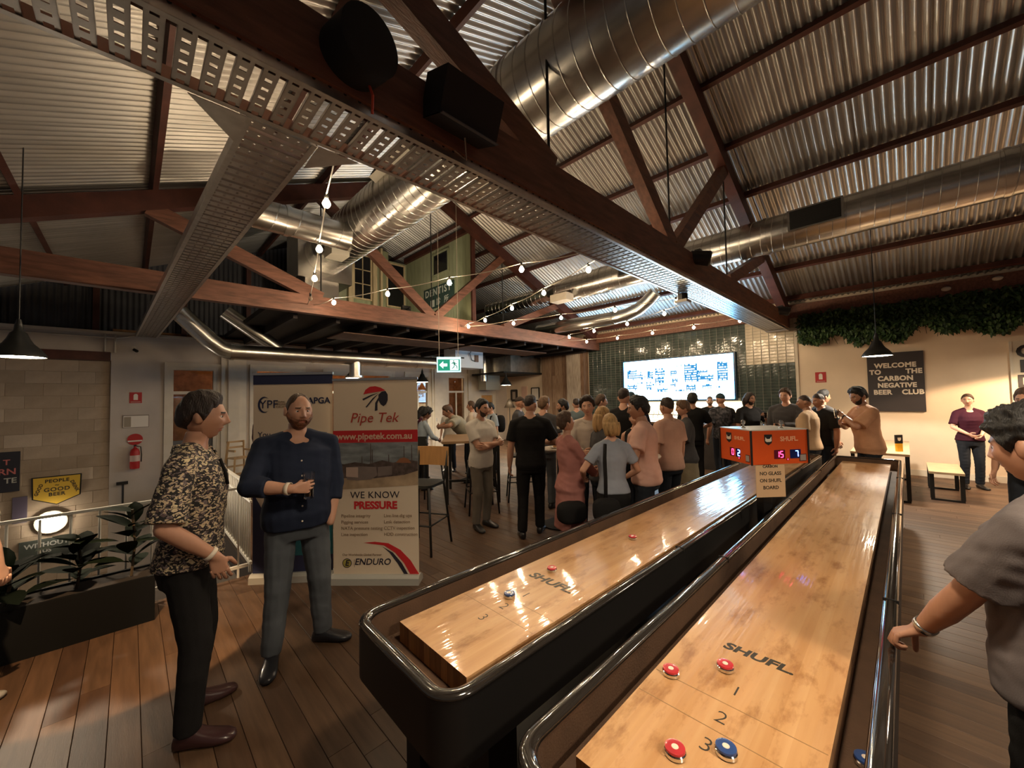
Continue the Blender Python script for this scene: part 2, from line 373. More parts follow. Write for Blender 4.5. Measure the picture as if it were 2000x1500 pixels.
# ------------------------------------------------------------------ roof trusses
def truss(y, label):
    t = thing('roof_truss', label, 'truss', (0, y, 3.32), 0, 'timber roof trusses'); Z0 = 3.32
    def P(x, z): return (x, 0, z-Z0)
    m = MB(); m.b2((-2.8, -.07, .0), (XW-.05, .07, .32)); m.build('bottom_chord', timber, t)
    ra = .27
    for sg, xe in ((-1, -2.8), (1, XW-.05)):
        m = MB(); m.beam(P(xe, zroof(xe)-ra), P(XR, zroof(XR)-ra), .17, .26, up=(SL*sg, 0, 1)); m.build('rafter', timber_d, t)
    zc = 3.62
    for x0, z0, x1, w in ((2.45, zc, .15, .22), (4.80, zc, 2.45, .20), (4.90, zc, 7.0, .18), (7.0, zc, 9.25, .18)):
        m = MB(); m.beam(P(x0, z0), P(x1, zroof(x1)-.36), .12, w, up=(0, 0, 1)); m.build('brace', timber, t)
    for x in (2.45, XR+.1, 7.0):
        m = MB(); m.cyl(P(x, 3.6), P(x, zroof(x)-.3), .012, n=8); m.build('tie_rod', blackm, t)
    return t
T1 = truss(2.0, 'dark timber roof truss right overhead with cable tray under its chord')
T2 = truss(7.4, 'reddish timber roof truss farther back in front of green loft facade')

# ------------------------------------------------------------------ cable trays
def slat(L):
    m = MB(); w = .066
    m.b2((-w/2, -L/2, 0), (-w/2+.018, L/2, .004)); m.b2((w/2-.018, -L/2, 0), (w/2, L/2, .004))
    m.b2((-w/2, -L/2, 0), (-w/2+.003, L/2, .022)); m.b2((w/2-.003, -L/2, 0), (w/2, L/2, .022))
    n = 6
    for i in range(n+1):
        y = -L/2+L*i/n; m.b2((-w/2+.018, max(-L/2, y-.022), 0), (w/2-.018, min(L/2, y+.022), .004))
    return m.mesh('slat', galv_t)
def tray(name, label, p0, p1, width, pitch_, z):
    p0, p1 = Vector(p0), Vector(p1); d = p1-p0; L = d.length; a = math.atan2(d.y, d.x)
    t = thing('cable_tray', label, 'cable tray', (p0.x, p0.y, z), a, 'galvanised cable trays')
    for s in (-1, 1):
        m = MB(); yv = s*width/2
        m.b2((0, yv-.002, -.005), (L, yv+.002, .075)); m.b2((0, yv-(.03 if s > 0 else 0), -.006), (L, yv+(.03 if s < 0 else 0), -.003)); m.build('side_rail', galv_t, t)
        if s < 0:
            h = MB(); q = MB(); q.cyl((0, yv-.004, .045), (0, yv+.004, .045), .009, n=8); me = q.mesh('hole', blackm)
            hh = MB()
            for i in range(int(min(L, 6)/.075)):
                hh.add([(v.co.x+.04+.075*i, v.co.y, v.co.z) for v in me.vertices], [tuple(p.vertices) for p in me.polygons])
            ho = hh.build('slot_row', blackm, t); ho['kind'] = 'stuff'
    sm = slat(width-.01); n = int(L/pitch_)
    for i in range(n): piece('slat', sm, t, (pitch_*(i+.5), 0, 0))
    return t
tray('t', 'galvanised slatted cable tray running under the nearest truss', (-1.6, 2.17), (11.1, 2.17), .43, .100, 3.275)
tray('t', 'galvanised slatted cable tray branching off towards the left wall', (.60, 2.40), (.24, 11.95), .36, .100, 3.275)
gt = thing('tray_junction', 'bright steel corner plates joining the two cable trays', 'bracket', (.6, 2.39, 3.262))
for tri in ([(-.18, 0), (-.42, 0), (-.18, .29)], [(.18, 0), (.18, .29), (.42, 0)]):
    mb = MB(); mb.prism(tri, lambda u, v, w: (u, v, w), .004); mb.build('corner_plate', galv_t, gt)
tz = MB(); tz.b2((11.1, 1.95, 3.26), (11.48, 2.39, 3.30)); tz.build('end_plate', white_p, None); tag(bpy.data.objects['end_plate'], 'pale plate closing the cable tray at the tiled wall', 'plate')
# ------------------------------------------------------------------ ventilation ducts
def helix(mb, c0, c1, r, pitch_, rr=.006, n=44):
    c0, c1 = Vector(c0), Vector(c1); x, y, d = frame(c1-c0); L = (c1-c0).length; T = int(L/pitch_*n)
    mb.tube([c0+d*(L*i/T)+(x*math.cos(2*PI*i/n)+y*math.sin(2*PI*i/n))*r for i in range(T+1)], rr, 4)
def duct(parent, c0, c1, r, pitch_=.14, seam=True, name='duct_run'):
    m = MB(); m.cyl(c0, c1, r, n=40); o = m.build(name, galv, parent, .6)
    if seam: m = MB(); helix(m, c0, c1, r, pitch_); m.build('spiral_seam', galv, o, True)
    return o
def ring(parent, c, ax, r):
    m = MB(); m.lathe([(r, -.03), (r+.012, -.03), (r+.012, .03), (r, .03)], c, 40, axis=ax); m.build('joint_collar', galv, parent, .6)
dt = thing('ventilation_duct', 'large spiral ventilation duct crossing overhead below the ridge', 'duct', (2.8, 2, 4.34))
def D(x, y, z): return (x-2.8, y-2, z-4.34)
duct(dt, D(2.8, -3.3, 4.74), D(2.8, 8.2, 4.74), .40, .155)
for y in (-.1, 2.6, 5.2): ring(dt, D(2.8, y, 4.74), (0, 1, 0), .40)
duct(dt, D(2.5, 6.3, 4.42), D(.75, 6.3, 4.42), .21, .3, name='branch_run'); ring(dt, D(1.6, 6.3, 4.42), (1, 0, 0), .21); ring(dt, D(1.1, 6.3, 4.42), (1, 0, 0), .21)
m = MB(); m.b2(D(2.28, 8.15, 4.2), D(3.32, 8.9, 5.26)); m.build('plenum_box', galv, dt)
m = MB(); m.b2(D(2.45, 8.3, 3.55), D(3.1, 8.8, 4.2)); m.build('drop_box', galv, dt)
regm = mat('pale_register', (.55, .52, .44), .5)
def register(parent, T, c, sx, n, tilt):
    M = Matrix.Rotation(tilt, 3, 'Y'); m = MB()
    m.box(T(*c), (.14, sx, .34), M=M); o = m.build('register', regm, parent)
    for i in range(7):
        q = MB(); p = M @ Vector((n*.072, 0, -.13+.043*i)); q.box([a+b for a, b in zip(T(*c), p)], (.012, sx-.06, .018), M=M); q.build('louvre', blackm, o)
register(dt, D, (2.45, 4.6, 4.95), .95, -1, .5)
m = MB(); m.box(D(3.02, 3.25, 4.40), (.05, .75, .30), M=Matrix.Rotation(-.9, 3, 'Y')); m.build('access_panel', regm, dt)
m = MB(); m.box(D(2.55, 6.9, 4.38), (.30, .35, .22)); m.build('access_panel', regm, dt)
for y in (-1, 4.4):
    m = MB(); m.cyl(D(2.42, y, 4.8), D(2.42, y, zroof(2.42)-.1), .006, n=6); m.build('hanger', blackm, dt)

dt2 = thing('ventilation_duct', 'long spiral duct on the right under the roof slope facing the bar', 'duct', (7.93, 2, 4.19))
def D2(x, y, z): return (x-7.93, y-2, z-4.19)
duct(dt2, D2(7.93, -4.2, 4.49), D2(7.93, 6.2, 4.49), .30, .16)
for y in (-1.0, 1.6, 4.9): ring(dt2, D2(7.93, y, 4.49), (0, 1, 0), .30)
m = MB(); m.cyl(D2(7.93, 6.2, 4.49), D2(7.93, 6.5, 4.49), .30, .20, n=40); m.build('reducer', galv, dt2, .6)
duct(dt2, D2(7.93, 6.5, 4.49), D2(7.93, 9.0, 4.49), .20, .16)
for y0, y1 in ((.55, 1.25), (3.55, 4.35)):
    m = MB(); m.b2(D2(7.60, y0, 4.36), D2(7.72, y1, 4.70)); o = m.build('register', galv, dt2)
    for i in range(5): q = MB(); q.b2(D2(7.592, y0+.05, 4.40+.055*i), D2(7.602, y1-.05, 4.425+.055*i)); q.build('louvre', blackm, o)
    q = MB(); q.b2(D2(7.596, y0+.03, 4.385), D2(7.599, y1-.03, 4.675)); q.build('register_void', blackm, o)
m = MB(); m.box(D2(7.6, 5.9, 4.2), (.3, .5, .18)); m.build('white_box', white_p, dt2)

dt3 = thing('ventilation_duct', 'bent steel duct with an elbow below the roof near the tiled wall', 'duct', (9.2, 6, 3.7))
m = MB(); pts = [(.15, -1.7, .62), (.15, -1.5, .45), (.12, -1.25, .28), (.05, -.95, .17), (0, -.6, .14), (-.1, .8, .14), (-.1, 2.0, .14)]
m.tube(pts, .17, 24); m.build('duct_run', galv, dt3, .7); ring(dt3, (0, -.6, .14), (0, 1, 0), .17)

dt4 = thing('ventilation_duct', 'straight steel duct running above the windows of the left wall', 'duct', (1.34, 9.5, 2.63))
duct(dt4, (.1, 0, .16), (5.2, 0, .16), .16, .14, False)
m = MB(); m.tube([(.1, 0, .16), (-.05, 0, .2), (-.25, 0, .36), (-.72, 0, .86)], .16, 24); m.build('elbow', galv, dt4, .7)
for x in (.1, 1.6, 3.4, 4.3): ring(dt4, (x, 0, .16), (1, 0, 0), .16)
m = MB(); m.cyl((2.6, 0, .12), (2.6, 0, -.26), .14, n=28); m.cyl((2.6, 0, -.26), (2.6, 0, -.30), .20, n=28); m.build('outlet', galv, dt4, .6)
dt5 = thing('ventilation_duct', 'short angled steel duct stub dropping behind the straight duct', 'duct', (2.28, 9.9, 2.95))
m = MB(); m.tube([(.1, 0, 0), (-.9, 0, .72)], .15, 24); m.build('duct_run', galv, dt5, .6)

# ------------------------------------------------------------------ green laneway facade standing in the loft
pale_g = [mat('green_board_%d' % i, c, .7, var=.14, vscale=3, stretch=(4, 4, .7), bump=.2) for i, c in enumerate(((.34, .37, .22), (.31, .33, .20), (.37, .39, .245)))]
cream_w = mat('cream_timber', (.62, .50, .30), .6, var=.15, vscale=5, stretch=(5, 5, .6))
fc = thing('laneway_facade', 'green timber house facade with windows standing in the loft', 'facade', (6.1, 7.6, 3.52))
def FP(x, y, z): return (x-6.1, y-7.6, z-3.52)
ys = (7.58, 8.35, 9.15, 9.95, 10.8)
for i in range(4):
    m = MB(); m.b2(FP(6.1, ys[i]+.005, 3.52), FP(6.17, ys[i+1]-.005, 6.02)); m.build('wall_board', pale_g[i % 3], fc)
xs_ = (3.1, 3.7, 4.3, 4.95, 5.5, 6.1)
for i in range(5):
    m = MB(); m.b2(FP(xs_[i]+.004, 10.8, 3.52), FP(xs_[i+1]-.004, 10.87, min(zroof(xs_[i]), zroof(xs_[i+1]))-.25)); m.build('wall_board', pale_g[(i+1) % 3], fc)
m = MB(); m.b2(FP(6.02, 7.55, 5.98), FP(6.22, 10.8, 6.12)); m.build('top_plate', timber_d, fc)
m = MB(); m.b2(FP(6.09, 7.54, 3.52), FP(6.2, 7.60, 6.05)); m.build('end_board', timber_d, fc)
dk = mat('dark_pane', (.012, .012, .014), .12)
def fwin(lo, hi, ax, bars):
    f = MB(); f.b2(FP(*lo), FP(*hi)); o = f.build('window', dk, fc); w = .045
    lo, hi = Vector(lo), Vector(hi); a = 0 if ax == 'x' else 1; t = .03
    def fb(u0, u1, z0, z1):
        p, q = lo.copy(), hi.copy(); p[a], q[a] = u0, u1; p.z, q.z = z0, z1; p[1-a] -= t; q[1-a] = p[1-a]+t+.01
        m = MB(); m.b2(FP(*p), FP(*q)); m.build('frame_bar', cream_w if ax == 'x' else pale_g[1], o)
    fb(lo[a]-w, lo[a], lo.z-w, hi.z+w); fb(hi[a], hi[a]+w, lo.z-w, hi.z+w); fb(lo[a], hi[a], hi.z, hi.z+w); fb(lo[a], hi[a], lo.z-w, lo.z)
    for k in range(bars[0]): u = lo[a]+(hi[a]-lo[a])*(k+1)/(bars[0]+1); fb(u-.012, u+.012, lo.z, hi.z)
    for k in range(bars[1]): z = lo.z+(hi.z-lo.z)*(k+1)/(bars[1]+1); fb(lo[a], hi[a], z-.010, z+.010)
fwin((4.46, 10.78, 4.68), (4.92, 10.80, 5.9), 'x', (1, 2)); fwin((5.46, 10.78, 4.6), (5.98, 10.80, 5.86), 'x', (0, 0))
fwin((6.08, 8.55, 5.25), (6.10, 9.25, 5.80), 'y', (0, 0))
for x, w in ((4.32, .13), (5.02, .12), (5.22, .06), (3.6, .10)):
    m = MB(); m.b2(FP(x-w/2, 10.66, 3.52), FP(x+w/2, 10.76, zroof(x)-.35)); m.build('post', cream_w, fc)
sg = MB(); sg.b2(FP(6.06, 8.30, 4.32), FP(6.10, 9.75, 4.92)); sgo = sg.build('shop_sign', mat('sign_green', (.030, .060, .050), .6), fc)
lt = mat('sign_letter', (.55, .58, .50), .6)
text('lettering', 'DENTIST', .27, lt, FP(6.055, 9.03, 4.76), (0, -1, 0), (0, 0, 1), sgo, space=1.25, bold=.006)
text('lettering', '所', .22, lt, FP(6.055, 8.62, 4.46), (0, -1, 0), (0, 0, 1), sgo); text('lettering', '診', .22, lt, FP(6.055, 9.0, 4.46), (0, -1, 0), (0, 0, 1), sgo)
m = MB(); m.b2(FP(6.05, 9.2, 4.36), FP(6.06, 9.38, 4.55)); m.build('sign_patch', lt, sgo)

# ------------------------------------------------------------------ festoon strings zig-zagging between the trusses
bulb_e = emat('bulb_glow', (1.0, .75, .47), 330.0); cable_m = mat('festoon_cable', (.35, .30, .24), .6)
bm1 = MB(); bm1.lathe([(.004, -.075), (.020, -.068), (.031, -.048), (.032, -.038), (.024, -.018), (.013, 0)], n=14); bulb_me = bm1.mesh('bulb', bulb_e, True)
bm1 = MB(); bm1.lathe([(.004, -.075), (.020, -.068), (.031, -.048), (.032, -.038), (.024, -.018), (.013, 0)], n=14); bulb_off = bm1.mesh('bulb', mat('dead_bulb', (.7, .6, .5), .05, trans=.8), True)
bm1 = MB(); bm1.lathe([(.014, 0), (.017, .01), (.017, .045), (.008, .055)], n=12); sock_me = bm1.mesh('socket', blackm, True)
STR = [('festoon string nearest the left cable tray', [(.92, 2.42), (1.14, 3.31), (1.43, 4.37), (1.73, 5.47), (2.02, 6.58), (2.2, 7.32)]),
       ('festoon string slanting from the second truss to the tray, before the dentist sign', [(2.30, 7.32), (2.39, 6.61), (2.81, 5.55), (3.19, 4.46), (3.55, 3.39), (3.85, 2.42)]),
       ('festoon string third from the left between the trusses', [(3.95, 2.42), (4.22, 2.83), (4.62, 3.94), (4.96, 5.0), (5.30, 6.15), (5.46, 6.92), (5.55, 7.32)]),
       ('festoon string fourth from the left, under the long right duct', [(5.65, 7.32), (6.0, 6.01), (6.35, 4.96), (6.6, 3.85), (6.88, 2.8), (6.95, 2.42)]),
       ('festoon string before the elbow duct, second from the tiled wall', [(7.05, 2.42), (7.68, 3.37), (8.09, 4.42), (8.3, 5.45), (8.6, 6.45), (9.2, 7.32)]),
       ('festoon string nearest the tiled wall above the menu screen', [(9.3, 7.32), (9.75, 6.67), (9.87, 5.71), (9.83, 4.65), (9.85, 3.6), (9.82, 2.58), (9.82, 2.42)])]
for lab, pts in STR:
    t = thing('festoon_string', 'warm '+lab, 'string lights', (*pts[0], 3.45), 0, 'festoon strings'); x0, y0 = pts[0]
    path = []
    for i in range(len(pts)-1):
        a, b = pts[i], pts[i+1]
        for k in range(5):
            s = k/5; path.append((a[0]+(b[0]-a[0])*s-x0, a[1]+(b[1]-a[1])*s-y0, -.04*math.sin(PI*s)*.7+.02))
    path.append((pts[-1][0]-x0, pts[-1][1]-y0, .02)); m = MB(); m.tube(path, .006, 5); m.build('cable', cable_m, t)
    for k, (x, y) in enumerate(pts[1:-1]):
        off = (x, y) == (2.02, 6.58)
        s = piece('socket', sock_me, t, (x-x0, y-y0, -.02)); piece('bulb', bulb_off if off else bulb_me, s)

# ------------------------------------------------------------------ pendant lamps
bulb_p = emat('pendant_glow', (1.0, .84, .60), 60.0)
def pendant(label, loc, r, ztop, energy, col, half=58, spot=True):
    t = thing('pendant_lamp', label, 'lamp', loc, 0, 'bell pendant lamps')
    m = MB(); k = r/.2
    prof = [(.030, .34), (.036, .27), (.060, .245), (.080, .19), (.105, .14), (.155, .085), (.195, .022), (.20, 0)]
    m.lathe([(a*k, b*k) for a, b in prof]+[((a-.006)*k, b*k-.002) for a, b in reversed(prof)], n=28, caps=False); m.build('shade', [mat('shade_black', (.016, .017, .016), .35)], t, .7)
    m = MB(); m.lathe([(.001, .004), (r*.93, .004), (r*.93, .012), (.001, .012)], n=24); m.build('diffuser', bulb_p, t, False)
    m = MB(); m.cyl((0, 0, .34*k), (0, 0, ztop+.10-loc[2]), .006, n=6); m.cyl((0, 0, .33*k), (0, 0, .39*k), .028*k, .016*k, n=12); m.build('cord', black, t)
    l = bpy.data.lights.new('pendant_light', 'SPOT' if spot else 'POINT'); l.energy = energy; l.color = col; l.shadow_soft_size = r*.5
    if spot: l.spot_size = math.radians(half*2); l.spot_blend = .12
    lo = bpy.data.objects.new('pendant_light', l); COL.objects.link(lo); lo.parent = t; lo.location = (0, 0, -.03); return t
pendant('black bell pendant lamp hanging at the left over the stairwell', (-.83, 6.38, 2.27), .20, zroof(-.83)-.1, 130, WARM, 62)
pendant('black bell pendant lamp hanging before the carbon negative board', (8.91, .32, 2.33), .20, zroof(8.91)-.1, 170, (1, .88, .72), 68)
pendant('black pendant lamp before the windows, just right of the printed banner', (6.5, 10.6, 2.30), .20, 3.4, 50, WARM2, 65)
pendant('black pendant lamp above the top of the printed banner', (4.6, 11.3, 2.42), .20, 3.4, 50, WARM2, 65)
pendant('black pendant lamp near the weathered boards and steel hood', (8.97, 9.4, 2.18), .20, 3.4, 70, WARM2, 65)
# unseen pendants: first inferred from the wall's orange light, the rest added as fill
pendant('black bell pendant lamp over the far right tables beyond the letter board', (10.2, -1.9, 2.45), .20, zroof(10.2)-.1, 260, (1, .66, .38), 74)
pendant('black bell pendant lamp added as fill behind the grey shirted player', (5.2, -1.6, 2.7), .20, zroof(5.2)-.1, 60, WARM, 70)
pendant('black bell pendant lamp added as fill behind the photographer', (1.3, -1.6, 2.8), .20, zroof(1.3)-.1, 90, WARM, 68)
pendant('black bell pendant lamp added as fill high above the near board end', (1.0, .35, 3.1), .20, zroof(1.0)-.1, 48, WARM, 60)

t = thing('spotlight', 'small black spotlight added under the near cable tray to light the planter floor', 'spotlight', (-.45, 2.30, 3.18), 0); sd_ = Vector((.05+.45, 4.10-2.30, -3.18)).normalized()  # added lamp that throws the warm pool onto the floor by the planter
m = MB(); m.lathe([(.018, -.06), (.032, -.055), (.035, .045), (.03, .05), (.028, .035), (.001, .035)], n=18, axis=tuple(sd_)); m.build('can', black, t, .6); m = MB(); m.cyl((0, 0, .01), (0, 0, .092), .008, n=8); m.build('stem', black, t)
l = bpy.data.lights.new('added_spot_light', 'SPOT'); l.energy = 360; l.color = (1, .66, .36); l.shadow_soft_size = .025; l.spot_size = math.radians(28); l.spot_blend = .12; lo = bpy.data.objects.new('added_spot_light', l); COL.objects.link(lo); lo.parent = t; lo.location = sd_*.06; lo.rotation_euler = sd_.to_track_quat('-Z', 'Y').to_euler()

t = thing('added_floodlight', 'small flood lamp added behind the second truss to light the facade', 'added_floodlight', (4.3, 7.62, 3.70)); m = MB(); m.b2((-.10, 0, 0), (.10, .07, .12)); m.build('housing', black, t); m = MB(); m.b2((-.085, .07, .015), (.085, .074, .105)); m.build('lens', emat('added_flood_glow', (1, .82, .55), 45.0), t); m = MB(); m.b2((-.02, -.15, .02), (.02, 0, .05)); m.build('clamp', black, t)  # lamp added only to brighten the loft facade
l = bpy.data.lights.new('added_flood_light', 'SPOT'); l.energy = 55; l.color = WARM2; l.shadow_soft_size = .06; l.spot_size = math.radians(140); l.spot_blend = .4; lo = bpy.data.objects.new('added_flood_light', l); COL.objects.link(lo); lo.parent = t; lo.location = (0, .10, .06); lo.rotation_euler = Vector((.25, 1, .35)).to_track_quat('-Z', 'Y').to_euler()

for x, lab in ((2.9, 'bare bulb added to light the room behind the first window'), (5.6, 'bare bulb added to light the room behind the banner windows'), (8.7, 'bare bulb added to light the room beyond, between the two pilasters')):  # bulbs added so the brick beyond the windows shows amber
    t = thing('added_bulb', lab, 'bulb', (x, YL+1.0, 2.40)); m = MB(); m.ball((0, 0, 0), .05, 8, 12); m.build('bulb', emat('added_bulb_glow', (1, .62, .30), 110), t, True); m = MB(); m.cyl((0, 0, .05), (0, 0, 1.0), .006, n=6); m.build('flex', black, t)
# ------------------------------------------------------------------ bar: menu screen, lit splashback, counter
t = thing('menu_screen', 'long glowing white and blue beer menu screen on tiled wall', 'screen', (XW-.06, 4.785, 1.57))
m = MB(); m.b2((-.06, -1.65, 0), (.05, 1.65, 1.29)); m.build('frame', mat('screen_frame', (.02, .05, .09), .3), t)
m = MB(); m.b2((-.066, -1.60, .04), (-.061, 1.60, 1.25))
sm_ = bpy.data.materials.new('menu_display'); sm_.use_nodes = True; n, l = nt(sm_); n.remove(n['Principled BSDF'])
tc = n.new('ShaderNodeTexCoord'); sp = n.new('ShaderNodeSeparateXYZ'); l.new(tc.outputs['Object'], sp.inputs[0])
mr = n.new('ShaderNodeMath'); mr.operation = 'ABSOLUTE'; l.new(sp.outputs[1], mr.inputs[0]); mg = n.new('ShaderNodeMapRange'); mg.inputs[1].default_value = 1.35; mg.inputs[2].default_value = 1.6; l.new(mr.outputs[0], mg.inputs[0])
rp = n.new('ShaderNodeValToRGB'); rp.color_ramp.elements[0].color = (.42, .73, 1.0, 1); rp.color_ramp.elements[1].color = (.12, .50, .95, 1); l.new(mg.outputs[0], rp.inputs[0])
em = n.new('ShaderNodeEmission'); em.inputs[1].default_value = 11.0; l.new(rp.outputs[0], em.inputs[0]); l.new(em.outputs[0], n['Material Output'].inputs[0])
disp = m.build('display', sm_, t)
blue = emat('menu_blue', (.06, .33, .70), .62); gre = emat('menu_line', (.20, .30, .36), .6); wht = emat('menu_white', (.7, .9, 1.0), 4.5)
r = MB(); rows = 15
for k in range(rows):
    z = .14+.066*k; r.b2((-.0668, -1.48, z), (-.0662, 1.48, z+.014), 1)
def blk(y0, y1, k0, k1):
    z0, z1 = .14+.066*k0+.012, .14+.066*k1+.058; r.b2((-.0680, y0, z0), (-.0672, y1, z1), 0)
    for _ in range(int((y1-y0)*(k1-k0+1)*34)):
        yy = random.uniform(y0+.01, y1-.04); kk = random.randint(k0, k1); zz = .14+.066*kk+.02; r.b2((-.0690, yy, zz), (-.0682, yy+random.uniform(.01, .035), zz+.03), 2)
for b in ((1.15, 1.48, 8, 12), (.95, 1.2, 8, 10), (.62, .80, 8, 11), (.25, .55, 9, 11), (-.10, .08, 9, 11), (.28, .56, 6, 8), (-.12, .04, 6, 7), (1.15, 1.48, 3, 5), (.68, .84, 3, 5), (.18, .5, 2, 3), (-.06, .1, 4, 5), (-.68, -.32, 6, 13), (-1.1, -.68, 6, 8), (-.95, -.68, 9, 10), (-1.46, -1.2, 6, 13), (-.62, -.36, 2, 4), (-1.05, -.8, 3, 4), (.86, 1.15, 9, 9), (.62, 1.15, 6, 6), (1.0, 1.3, 11, 11), (-.3, -.05, 2, 2), (.3, .7, 5, 5), (-1.26, -1.16, 3, 3), (.3, .55, 12, 12), (-.25, -.1, 13, 13)): blk(*b)
o = r.build('menu_rows', [blue, gre, wht], t); o['kind'] = 'stuff'

t = thing('splashback', 'warm backlit splashback strip under the menu screen', 'panel', (XW-.03, 4.75, 1.0))
m = MB(); m.b2((-.01, -1.72, 0), (.02, 1.72, .54)); m.build('backlit_panel', emat('splash_glow', (1.0, .80, .46), 3.2), t)
m = MB(); m.cyl((-.08, -1.3, .16), (-.08, 1.3, .16), .018, n=10); m.build('tap_rail', steel, t, True)
tapm = MB(); tapm.cyl((0, 0, 0), (-.10, 0, -.02), .010, n=8); tapm.cyl((-.09, 0, -.02), (-.09, 0, -.10), .009, n=8); tapm.cyl((-.03, 0, .01), (-.03, 0, .12), .010, .016, n=8); tme = tapm.mesh('tap', steel, True)
for i in range(18): piece('tap', tme, t, (-.08, -1.25+.147*i, .16))

m_ = mat('bar_front', (.035, .028, .024), .6, var=.2); mt = mat('bar_top', (.16, .10, .06), .3, var=.2, stretch=(6, .6, 6))
t = thing('bar_counter', 'long dark bar counter before the tiled wall', 'bar', (9.85, 4.75, 0))
m = MB(); m.b2((-.28, -2.80, 0), (.28, 2.80, 1.02)); m.build('front', m_, t); m = MB(); m.b2((-.36, -2.86, 1.02), (.34, 2.86, 1.07)); m.build('worktop', mt, t)
t = thing('tap_tower', 'chrome tap tower with pale wooden handles at the bar end', 'beer tap', (9.72, 2.45, 1.07))
m = MB(); m.cyl((0, 0, 0), (0, 0, .36), .03, n=14); m.cyl((0, -.14, .36), (0, .14, .36), .028, n=14); m.build('pipe', chrome, t, .6)
for y in (-.09, .06):
    h = MB(); h.cyl((-.03, y, .36), (-.12, y, .35), .012, n=8); h.cyl((-.11, y, .35), (-.11, y, .27), .010, n=8); h.build('spout', chrome, t, True)
    h = MB(); h.cyl((-.04, y, .38), (-.04, y, .50), .016, .024, n=10); h.build('handle', mat('pale_wood', (.6, .43, .26), .5), t, True)
glassm = mat('clear_glass', (1, 1, 1), .01, trans=1.0, ior=1.45)
def glass_me(r, h, n=18):
    m = MB(); m.lathe([(r*.78, 0), (r, h), (r-.003, h), (r*.78-.003, .012), (.001, .012)], n=n); return m
gme = glass_me(.032, .14, 14).mesh('glass', glassm, True)
k = 0
GROW = ['nearest the tap tower', 'second from the tap tower', 'third from the tap tower', 'fourth from the tap tower', 'fifth from the tap tower', 'sixth from the tap tower']
for i in range(6):
    o = piece('beer_glass', gme, None, (9.60, 2.31-.072*i, 1.071))
    tag(o, 'empty clear beer glass on the bar end, '+GROW[i], 'glass', 'empty glasses on the bar')

# ------------------------------------------------------------------ steel hood, air unit and pictures in the far corner
t = thing('kitchen_hood', 'stainless steel kitchen hood and flue in the far corner', 'hood', (10.3, 10.9, 2.0))
m = MB(); m.b2((-.5, -.9, .70), (1.1, .6, 1.42)); m.build('canopy', mat('hood_steel', (.5, .48, .42), .3, .9, var=.2), t)
m = MB(); m.cyl((-.75, .3, .40), (-.75, .3, 1.42), .13, n=24); m.build('flue', steel, t, .6)
m = MB(); m.b2((-.62, .35, .08), (.1, .8, .70)); m.build('side_box', mat('pale_steel', (.45, .45, .38), .4, .6), t)
m = MB(); m.b2((-.9, -.95, .64), (1.15, .85, .70)); m.build('shelf_edge', blackm, t)
t = thing('air_unit', 'pale blue white air conditioning unit under the loft', 'air conditioner', (7.6, 9.9, 2.72))
m = MB(); m.b2((-.55, -.3, 0), (.55, .3, .60)); m.build('casing', mat('unit_white', (.55, .62, .72), .5), t)
m = MB(); m.b2((-.40, -.31, .28), (-.22, -.30, .32)); m.build('vent_slot', blackm, t); m = MB(); m.b2((.2, -.33, .2), (.34, -.30, .42)); m.build('junction_box', mat('brown_box', (.12, .07, .05), .6), t)
m = MB(); m.tube([(.1, -.31, .6), (-.02, -.34, .45), (.05, -.34, .25), (.2, -.32, .22)], .012, 6); m.build('hose', blackm, t, True)
m = MB(); m.tube([(-.5, -.1, .6), (-.5, -.1, .7)], .02, 6); m.build('hanger', blackm, t)
for (y, z, w, h, lab, fc_) in ((11.55, 1.85, .34, .46, 'small dark framed picture nearest the far corner', (.05, .04, .04)), (10.95, 1.95, .30, .52, 'pale pink unframed print between two framed pictures', (.62, .42, .34)), (10.35, 1.88, .40, .50, 'thin black framed white picture beside the weathered boards', (.6, .56, .5))):
    t = thing('wall_picture', lab, 'picture', (XW-.02, y, z), 0, 'pictures by the far corner')
    if 'print' not in lab:
        m = MB()
        for a in (-1, 1): m.b2((-.02, a*w/2-.02, -h/2), (.02, a*w/2+.02, h/2)); m.b2((-.02, -w/2, a*h/2-.02), (.02, w/2, a*h/2+.02))
        m.build('frame', black, t)
    m = MB(); m.b2((-.012, -w/2, -h/2), (.02, w/2, h/2)); m.build('print', mat('print_'+lab[:5], fc_, .6), t)
    if 'dark' in lab: m = MB(); m.b2((-.014, -w/4, -h/3), (-.012, w/4, h/3)); m.build('mount', mat('mount', (.4, .33, .28), .6), t)
t = thing('floor_lamp', 'tall floor lamp with cone shade glowing in the far corner', 'lamp', (9.76, 10.06, 0))
m = MB(); m.lathe([(.14, 0), (.14, .02), (.012, .03), (.012, 1.45)], n=20); m.build('stand', black, t, .6)
m = MB(); m.lathe([(.02, 1.72), (.05, 1.70), (.20, 1.40), (.19, 1.40), (.04, 1.68)], n=24, caps=False); m.build('shade', mat('lamp_shade_brown', (.05, .035, .02), .6), t, True)
m = MB(); m.ball((0, 0, 1.45), .055, 8, 12); m.build('bulb', emat('floor_lamp_glow', (1, .66, .25), 60), t, True)

